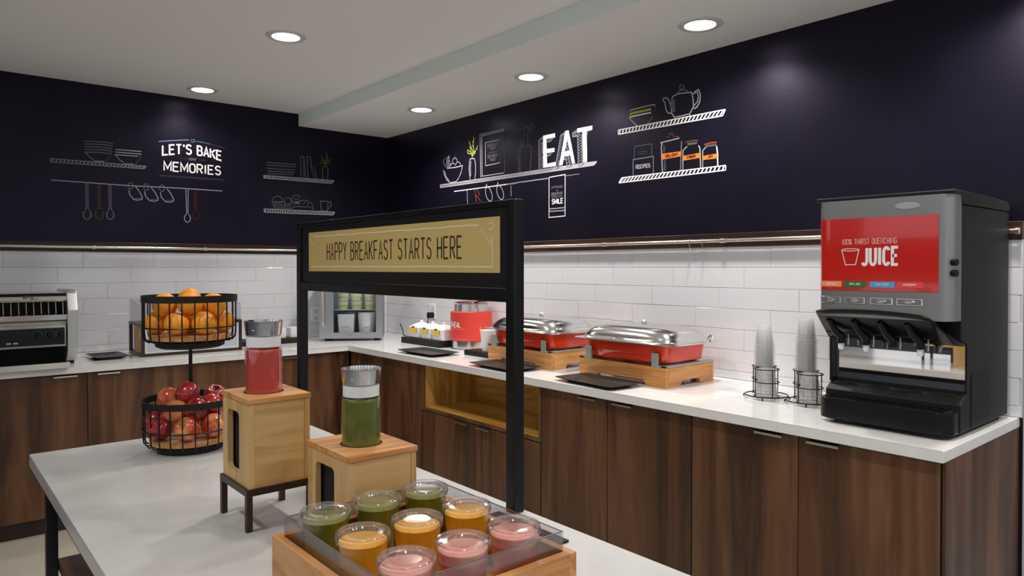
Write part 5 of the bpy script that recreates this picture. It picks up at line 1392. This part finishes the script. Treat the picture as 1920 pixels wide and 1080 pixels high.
# ---- black plates
def plate():
    t = thing('serving_plate', 'x', 'plate', (0, 0, 0))
    a, b = .113, .205
    bm = loft(B(), [(a * .55, b * .72, 0, 9), (a * .60, b * .76, .0015, 9), (a * .98, b * .985, .017, 12), (a, b, .019, 12), (a * .985, b * .99, .0195, 12), (a * .62, b * .77, .0045, 9), (a * .55, b * .72, .0035, 9)], n=64)
    obj('dish', bm, black_glaze, t, True, 30)
    return t
p0 = plate()
G = 'black rectangular plates on the worktop'
p0.location = (-.636, -3.065, Z + .0003); p0.rotation_euler.z = math.radians(-4); p0['label'] = 'black rectangular plate in front of the nearer chafing dish'; p0['group'] = G
dup(p0, (-.636, -2.360, Z + .0003), math.radians(-2), 'black rectangular plate in front of the farther chafing dish, behind the sign post', G)
dup(p0, (-.605, -1.540, Z + .0003), math.radians(2), 'black rectangular plate in front of the white condiment pots', G)
q = dup(p0, (-2.235, -.420, Z + .0003), math.radians(3), 'small black rectangular plate between the toaster and the pastry case', G); q.scale = (.86, .70, 1)

# ---- condiment pots
def riser(name, label, x0, x1, y0, y1, z1):
    return tag(obj(name, bx(x0, x1, y0, y1, Z + .0003, z1, .003), black_matt, None, True, 30), label, 'stand')
riser('black_riser', 'black block riser under three white lidded pots', -.372, -.165, -1.325, -.830, .893)
def pot():
    t = thing('condiment_pot', 'x', 'pot', (0, 0, 0))
    obj('bowl', loft(B(), [(.060, .062, 0, 9), (.066, .068, .004, 9), (.070, .072, .072, 9), (.072, .074, .076, 9)], n=48), porcelain, t, True, 40)
    l = obj('lid', loft(B(), [(.072, .074, .0765, 9), (.070, .072, .082, 8), (.045, .046, .098, 5), (.014, .014, .112, 2.5), (.010, .010, .116, 2)], n=48), porcelain, t, True, 40)
    obj('knob', lathe(B(), [(0, .1155), (.007, .1155), (.013, .121), (.012, .127), (0, .129)], 18, cap=False), porcelain, l)
    g = obj('name_card', bx(-.0765, -.0745, -.040, .040, .036, .078, .0006, 1), yellow, t, False)
    bm = bx(-.0790, -.0725, -.014, .014, .074, .084, .001, 1)
    obj('clip', bm, black_matt, g, False)
    return t
k0 = pot(); G = 'white lidded pots with yellow name cards'
k0.location = (-.270, -.955, .8933); k0['label'] = 'white lidded pot with a yellow card, closest to the room corner'; k0['group'] = G
dup(k0, (-.270, -1.103, .8933), 0, 'white lidded pot with a yellow card, middle of the three', G)
dup(k0, (-.270, -1.251, .8933), 0, 'white lidded pot with a yellow card, next to the oatmeal warmer', G)

# ---- oatmeal warmer
OX, OY, OR = -.182, -1.448, .143
t = thing('soup_warmer', 'round red OATMEAL warmer with a steel lid on the right counter', 'warmer', (OX, OY, Z))
c = (OX, OY, 0)
obj('base', lathe(B(), [(0, Z + .0003), (.128, Z + .0003), (.128, Z + .006), (OR, Z + .009), (OR, .905), (OR - .004, .907), (0, .907)], 56, c, False), steel, t)
bd = obj('red_wrap', lathe(B(), [(0, .9075), (OR + .001, .9075), (OR + .001, 1.104), (OR - .006, 1.108), (.120, 1.108), (0, 1.108)], 64, c, False), red_wrap, t)
obj('inset_rim', lathe(B(), [(.108, 1.1085), (.118, 1.1085), (.117, 1.158), (.124, 1.163), (.127, 1.166), (.120, 1.168), (.108, 1.160)], 48, c, False), steel, t)
ld = obj('lid', lathe(B(), [(.122, 1.1685), (.110, 1.176), (.070, 1.186), (.0, 1.189)], 48, c, False), steel, t)
obj('lid_knob', lathe(B(), [(0, 1.1885), (.006, 1.1885), (.007, 1.197), (.015, 1.203), (.015, 1.211), (0, 1.214)], 18, c, False), black_gloss, ld)
obj('ladle_handle', tube(B(), [(OX - .05, OY - .105, 1.171), (OX - .03, OY - .135, 1.180), (OX + .02, OY - .150, 1.184)], .006, 8), black_gloss, t)
TOC = lambda ph, z: (OX + (OR + .0018) * math.cos(math.radians(ph)), OY + (OR + .0018) * math.sin(math.radians(ph)), z)
bm = B()
sc = 1 / 57.3 / 7.0
def cylmap(s, v): return (138 + 70 * s, 1.004 + .038 * v)
tmp = B()
text_map(tmp, 'OATMEAL', lambda s, v: (.140 * s, .034 * v), .0062, lambda x, z: (x, 0, z), .45)
for vtx in tmp.verts:
    ph = 147 + vtx.co.x / OR * 57.3; vtx.co = Vector(TOC(ph, 1.002 + vtx.co.z))
obj('oatmeal_lettering', tmp, white_ink, bd, False)
tmp = B(); ribbon(tmp, [(i * .004, 0) for i in range(52)], .0020, lambda x, z: TOC(136 + x / OR * 57.3, .990 + z))
ribbon(tmp, [(i * .004, 0) for i in range(60)], .0016, lambda x, z: TOC(130 + x / OR * 57.3, .920 + z))
obj('printed_lines', tmp, pink_ink, bd, False)

riser('black_riser', 'small black block with a white cup beside the farther chafing dish', -.455, -.335, -2.035, -1.735, .883)
t = thing('paper_cup', 'white paper cup with an orange tag on a small black block by the warmer', 'cup', (-.390, -1.900, .8833))
c = (-.390, -1.900, .8833)
obj('cup_body', lathe(B(), [(0, 0), (.034, 0), (.036, .003), (.049, .128), (.0505, .132), (.048, .133), (.046, .128), (.034, .006), (0, .005)], 36, c, False), paper, t)
obj('orange_tag', prism(B(), [(-1.864, 1.012), (-1.848, 1.012), (-1.853, 1.030), (-1.858, 1.038)], 'x', -.418, -.416), mat('orange_tag', (.85, .40, .12), .6), t, False)

# ---- cup racks
def rack(x, y, label):
    t = thing('cup_rack', label, 'cup rack', (x, y, Z))
    bm = tube(B(), circle(x, y, .862, .088, 48), .0027, 8, True)
    obj('ring_base', bm, black_gloss, t)
    for a in (30, 110, 200, 290):
        ca, sa = math.cos(math.radians(a)), math.sin(math.radians(a))
        obj('foot', tube(B(), [(x + .088 * ca, y + .088 * sa, .862), (x + .094 * ca, y + .094 * sa, .857), (x + .094 * ca, y + .094 * sa, Z + .0003)], .003, 8), black_gloss, t)
    cols = ((x - .044, y - .026), (x + .040, y + .034))
    for cx_, cy_ in cols:
        for z in (.864, .925, .980):
            obj('hoop', tube(B(), circle(cx_, cy_, z, .0505, 40), .0022, 8, True), black_gloss, t)
        for a in (58, 148, 238, 328):
            ca, sa = .0505 * math.cos(math.radians(a)), .0505 * math.sin(math.radians(a))
            obj('upright', tube(B(), [(cx_ + ca, cy_ + sa, .862), (cx_ + ca, cy_ + sa, .981)], .0022, 8), black_gloss, t)
    return cols
tum = lathe(B(), [(0, .0945), (.028, .0945), (.0292, .0930), (.0405, .0085), (.0430, .0075), (.0462, .0055), (.0462, .0015), (.0430, 0)], 28, cap=False)
cup_up = obj('tumbler', tum, stack_plastic, None); tumme = cup_up.data
first_t = [True]
def stack(x, y, z, n, flip, step, label, grp):
    for i in range(n):
        if first_t[0]: o = cup_up; first_t[0] = False
        else: o = link('tumbler', tumme)
        o.location = (x, y, z + i * step + (.0945 if flip else 0)); o.rotation_euler = (PI if flip else 0, 0, .4 * i)
        tag(o, 'topmost ' + label if i == n - 1 else label, 'cup', grp)
for x, y, z2, nb, lab, lf, lb in ((-.350, -3.787, .868, 17, 'black wire cup rack with clear cups, nearer the chafing dish', 'clear cup in the front stack of the rack nearer the chafing dish', 'clear cup in the tall rear stack of the rack nearer the chafing dish'),
                                  (-.345, -3.975, .868, 20, 'black wire cup rack with clear cups, partly behind the juice machine', 'clear cup in the front stack of the rack beside the juice machine', 'clear cup in the tall rear stack of the rack beside the juice machine')):
    (fx, fy), (bx_, by_) = rack(x, y, lab)
    stack(fx, fy, .866, 5, False, .0062, lf, lf.replace('clear cup', 'clear cups'))
    stack(bx_, by_, .866, nb, False, .0125, lb, lb.replace('clear cup', 'clear cups'))

# ================================================================ LEFT COUNTER
# ---- small glass-door fridge set across the corner
t = thing('mini_fridge', 'small grey glass-door countertop fridge set at an angle in the corner', 'fridge', (0, 0, 0))
W, D, H = .47, .345, .50
z0 = .020
bm = bx(0, W, .030, .042, z0, H); bm2 = bm
box(bm, 0, .018, .0425, D, z0, H); box(bm, W - .018, W, .0425, D, z0, H); box(bm, .0185, W - .0185, D - .018, D, z0, H)
bm.free()
bm = bx(0, .018, .030, D, z0, H); box(bm, W - .018, W, .030, D, z0, H); box(bm, .0183, W - .0183, D - .018, D, z0, H)
box(bm, .0183, W - .0183, .030, D - .0185, z0, z0 + .028); box(bm, .0183, W - .0183, .030, D - .0185, H - .03, H)
obj('cabinet_shell', bm, mat('fridge_grey', (.22, .22, .235), .4, metal=.5), t, False)
bm = bx(.0185, .0210, .032, D - .019, z0 + .0285, H - .0305); box(bm, W - .0210, W - .0185, .032, D - .019, z0 + .0285, H - .0305); box(bm, .0213, W - .0213, D - .022, D - .019, z0 + .0285, H - .0305)
obj('liner', bm, mat('fridge_liner', (.74, .77, .80), .5), t, False)
dr = obj('door', slab([(0, z0), (W, z0), (W, H), (0, H)], [(.105, z0 + .045), (W - .048, z0 + .045), (W - .048, H - .045), (.105, H - .045)], 'y', 0, .0285), mat('fridge_steel', (.44, .45, .47), .36, metal=1.0), t, False)
obj('pane', bx(.1055, W - .0485, .010, .014, z0 + .0455, H - .0455), door_glass, dr, False)
obj('handle', tube(B(), [(.030, -.001, .115), (.030, -.028, .125), (.030, -.032, .16), (.030, -.032, .40), (.030, -.028, .435), (.030, -.001, .445)], .009, 12), nickel, dr)
obj('lock', tube(B(), [(W / 2, -.0001, z0 + .022), (W / 2, -.004, z0 + .022)], .007, 14), chrome, dr)
sh = obj('shelf', bx(.0215, W - .0215, .036, D - .0225, .232, .236), mat('fridge_shelf', (.45, .52, .55), .3), t, False)
fl = mat('added_fridge_light', (.85, .95, 1.0), .5, emit=5.0)
obj('added_lamp_strip', bx(.06, W - .06, .050, .066, H - .038, H - .0308), fl, t, False)  # unseen glowing strip added to brighten the fridge inside
for x in (.05, W - .05):
    for y in (.05, D - .05): obj('foot', lathe(B(), [(0, 0), (.016, 0), (.016, z0), (0, z0)], 14, (x, y, 0), False), black_gloss, t)
FR = Matrix.Translation((-.412, -.622, Z + .0003)) @ Matrix.Rotation(math.radians(-33), 4, 'Z') @ Matrix.Translation((-W, 0, 0))
t.matrix_world = FR
t.location = FR.translation; t.rotation_euler = (0, 0, math.radians(-33))
def in_fridge(o, x, y, z): o.location = FR @ Vector((x, y, z)); o.rotation_euler = (0, 0, math.radians(-33))
def tub(label, sq):
    t = thing('food_tub', label, 'tub', (0, 0, 0), 'white tubs in the fridge')
    if sq: obj('tub_body', loft(B(), [(.058, .058, 0, 10), (.066, .066, .148, 10), (.069, .069, .152, 10), (.064, .064, .150, 10)], n=40), porcelain, t, True, 40)
    else: obj('tub_body', lathe(B(), [(0, 0), (.058, 0), (.060, .003), (.070, .160), (.073, .165), (.067, .165), (.055, .150)], 36, cap=False), porcelain, t)
    bm = bx(-.030, .030, -.0635, -.0625, .050, .058) if sq else bx(-.020, .020, -.0665, -.062, .050, .056)
    obj('print', bm, mat('tub_print', (.45, .52, .55), .6), t, False)
    return t
in_fridge(tub('square white tub on the fridge floor, left of the round one', True), .190, .125, z0 + .0286)
in_fridge(tub('round white tub on the fridge floor, right of the square one', False), .345, .125, z0 + .0286)
def yog(label, x):
    for k in range(2):
        t = thing('yogurt_cup', label[k], 'yogurt cup', (0, 0, 0), 'yogurt cups on the fridge shelf')
        obj('cup', lathe(B(), [(0, 0), (.036, 0), (.038, .002), (.043, .058), (.046, .060), (.046, .063), (.040, .064), (0, .064)], 30, cap=False), mat('yogurt_cup', (.72, .72, .56), .45), t)
        bm = lathe(B(), [(.0395, .018), (.0402, .018), (.0418, .036), (.0411, .036)], 30, cap=False)
        obj('printed_band', bm, mat('yogurt_band', (.62, .58, .18), .5), t)
        in_fridge(t, x, .115, .2365 + .0655 * k)
for i, (x, wh) in enumerate(((.165, 'left'), (.268, 'middle'), (.370, 'right'))):
    yog((f'cream yogurt cup, lower of the {wh} pair on the fridge shelf', f'cream yogurt cup, upper of the {wh} pair on the fridge shelf'), x)

# ---- black riser with white bowls beside it
riser('black_riser', 'long black riser with white bowls left of the fridge', -1.385, -.905, -.355, -.150, .886)
def wbowl():
    t = thing('condiment_bowl', 'x', 'bowl', (0, 0, 0))
    obj('bowl', loft(B(), [(.034, .034, 0, 10), (.038, .038, .003, 10), (.043, .043, .072, 10), (.044, .044, .074, 10), (.040, .040, .073, 10), (.035, .035, .012, 10)], n=40), porcelain, t, True, 40)
    return t
w0 = wbowl(); G = 'white square bowls on the long black riser'
w0.location = (-.965, -.260, .8863); w0['label'] = 'white square bowl on the long black riser, nearest the sign post'; w0['group'] = G
dup(w0, (-1.075, -.260, .8863), 0, 'white square bowl on the long black riser, just right of the red bottle', G)
dup(w0, (-1.185, -.260, .8863), 0, 'white square bowl on the long black riser, hidden behind the red bottle', G)

# ---- pastry case with clear lid
X0, X1, Y0, Y1 = -2.072, -1.450, -.545, -.215
t = thing('pastry_case', 'low dark framed pastry case with clear acrylic top behind the oranges', 'display case', ((X0 + X1) / 2, (Y0 + Y1) / 2, Z))
bm = bx(X0, X1, Y0, Y1, Z + .0003, .868)
for x in (X0, X1 - .020):
    for y in (Y0, Y1 - .020): box(bm, x, x + .020, y, y + .020, .868, 1.058)
for y in (Y0, Y1 - .020): box(bm, X0 + .020, X1 - .020, y, y + .020, 1.040, 1.058)
for x in (X0, X1 - .020): box(bm, x, x + .020, Y0 + .020, Y1 - .020, 1.040, 1.058)
obj('frame', bm, bronze, t, False)
obj('front_panel', bx(X0 + .021, X1 - .021, Y0 + .006, Y0 + .010, .8685, 1.0395), mat('grey_frosted_panel', (.46, .47, .54), .3), t, False)
obj('panel_trim', slab([(X0 + .021, .869), (X1 - .021, .869), (X1 - .021, 1.039), (X0 + .021, 1.039)], [(X0 + .034, .881), (X1 - .034, .881), (X1 - .034, 1.028), (X0 + .034, 1.028)], 'y', Y0 + .003, Y0 + .0055), mat('white_edge_trim', (.62, .62, .66), .4), t, False)
obj('inner_floor', bx(X0 + .021, X1 - .021, Y0 + .012, Y1 - .012, .8685, .872), mat('case_liner', (.45, .45, .48), .5), t, False)
obj('wood_upright', bx(X0 + .004, X0 + .017, Y0 + .10, Y0 + .21, .8685, 1.0395), niche_v, t, False)
for x in (X0 + .002, X1 - .005):
    obj('acrylic_side', prism(B(), [(Y0 + .012, 1.0585), (Y0 + .012, 1.165), (Y1 - .004, 1.205), (Y1 - .004, 1.0585)], 'x', x, x + .003), clear('clear_acrylic', (.93, .93, .95), .16, .03, .5), t, False)
bm = B()
for x in (X0 + .002, X1 - .005): tube(bm, [(x + .0015, Y0 + .012, 1.166), (x + .0015, Y1 - .004, 1.206)], .002, 6)
obj('acrylic_edge', bm, steel_dark, t)
obj('acrylic_back', bx(X0 + .006, X1 - .006, Y1 - .004, Y1 - .001, 1.0585, 1.205), MATS['clear_acrylic'], t, False)

# ---- conveyor toaster
X0, X1 = -2.905, -2.480
t = thing('conveyor_toaster', 'stainless conveyor toaster at the left end of the worktop', 'toaster', (-2.69, -.45, Z))
cap = [(-.26, .868), (-.590, .868), (-.650, .940), (-.655, 1.165), (-.612, 1.262), (-.590, 1.280), (-.26, 1.280)]
for a, b in ((X1 + .0005, X1 + .052), (X0 - .052, X0 - .0005)):
    obj('side_housing', prism(B(), cap, 'x', a, b, .004), steel_dark, t, True, 25)
obj('back_shell', bx(X0, X1, -.50, -.26, .868, 1.262), steel_dark, t, False)
hp = [(-.5005, 1.222), (-.620, 1.216), (-.628, 1.226), (-.622, 1.245), (-.595, 1.262), (-.5005, 1.268)]
hd = obj('hood', prism(B(), hp, 'x', X0, X1), steel, t, True, 30)
tm = text3(B(), 'APW', [(-2.690, 1.2335), (-2.640, 1.2335), (-2.690, 1.2505)], .0040, lambda x, z: (x, -.6268 + (z - 1.2335) * .27, z), .4)
obj('logo', tm, mat('brown_logo', (.10, .020, .010), .5), hd, False)
bm = B(); ribbon(bm, [(-2.662, 1.229), (-2.650, 1.2315), (-2.628, 1.2325), (-2.615, 1.240)], .0035, lambda x, z: (x, -.6287 + (z - 1.229) * .27, z))
obj('logo_swoosh', bm, mat('orange_logo', (.35, .09, .03), .5), hd, False)
obj('slot_interior', bx(X0, X1, -.505, -.501, 1.100, 1.221), void_m, t, False)
for i in range(12):
    x = X0 + .022 + i * .0352
    obj('slot_wire', tube(B(), [(x, -.618, 1.148), (x, -.600, 1.2155)], .0026, 6), nickel, t)
obj('feed_ledge', prism(B(), [(-.5055, 1.140), (-.615, 1.148), (-.632, 1.140), (-.632, 1.112), (-.610, 1.106), (-.5055, 1.100)], 'x', X0, X1), steel, t, False)
obj('lower_ledge', prism(B(), [(-.5055, 1.099), (-.606, 1.103), (-.620, 1.085), (-.5055, 1.085)], 'x', X0, X1), steel_dark, t, False)
obj('panel_bezel', bx(X0 + .004, X1 - .004, -.632, -.5055, .958, 1.084, .002, 1), steel, t, False)
cp = obj('control_panel', bx(X0 + .014, X1 - .012, -.6345, -.6322, .970, 1.066), mat('control_panel_dark', (.008, .011, .014), .5, spec=.25), t, False)
for x in (-2.624, -2.562, -2.507):
    k = obj('dial', tube(B(), [(x, -.6347, 1.030), (x, -.650, 1.030)], [.017, .0145], 18), black_gloss, cp)
    bm = B()
    for a in range(-130, 131, 26):
        ca, sa = math.sin(math.radians(a)), math.cos(math.radians(a))
        ribbon(bm, [(x + .021 * ca, 1.030 + .021 * sa), (x + .024 * ca, 1.030 + .024 * sa)], .0016, lambda px, pz: (px, -.6349, pz))
    d = obj('dial_marks', bm, mat('grey_ink', (.45, .45, .46), .6), None, False); d.parent = t; d.location = -t.location
obj('panel_print', text3(B(), 'ECO 4000', [(-2.765, .985), (-2.715, .985), (-2.765, .992)], .0018, lambda x, z: (x, -.6350, z), .4), white_ink, cp, False)
obj('exit_opening', bx(X0, X1, -.5055, -.501, .880, .9575), void_m, t, False)
obj('exit_floor', bx(X0, X1, -.60, -.5055, .872, .880), void_m, t, False)
obj('crumb_tray', prism(B(), [(-.601, .888), (-.601, .876), (-.790, .853), (-.806, .853), (-.808, .884), (-.802, .884), (-.798, .862)], 'x', X0 + .006, X1 - .010), steel, t, False)
for x in (X0 - .03, X1 + .03):
    for y in (-.56, -.30): obj('foot', lathe(B(), [(0, Z), (.016, Z), (.016, .868), (0, .868)], 14, (x, y, 0), False), black_gloss, t)
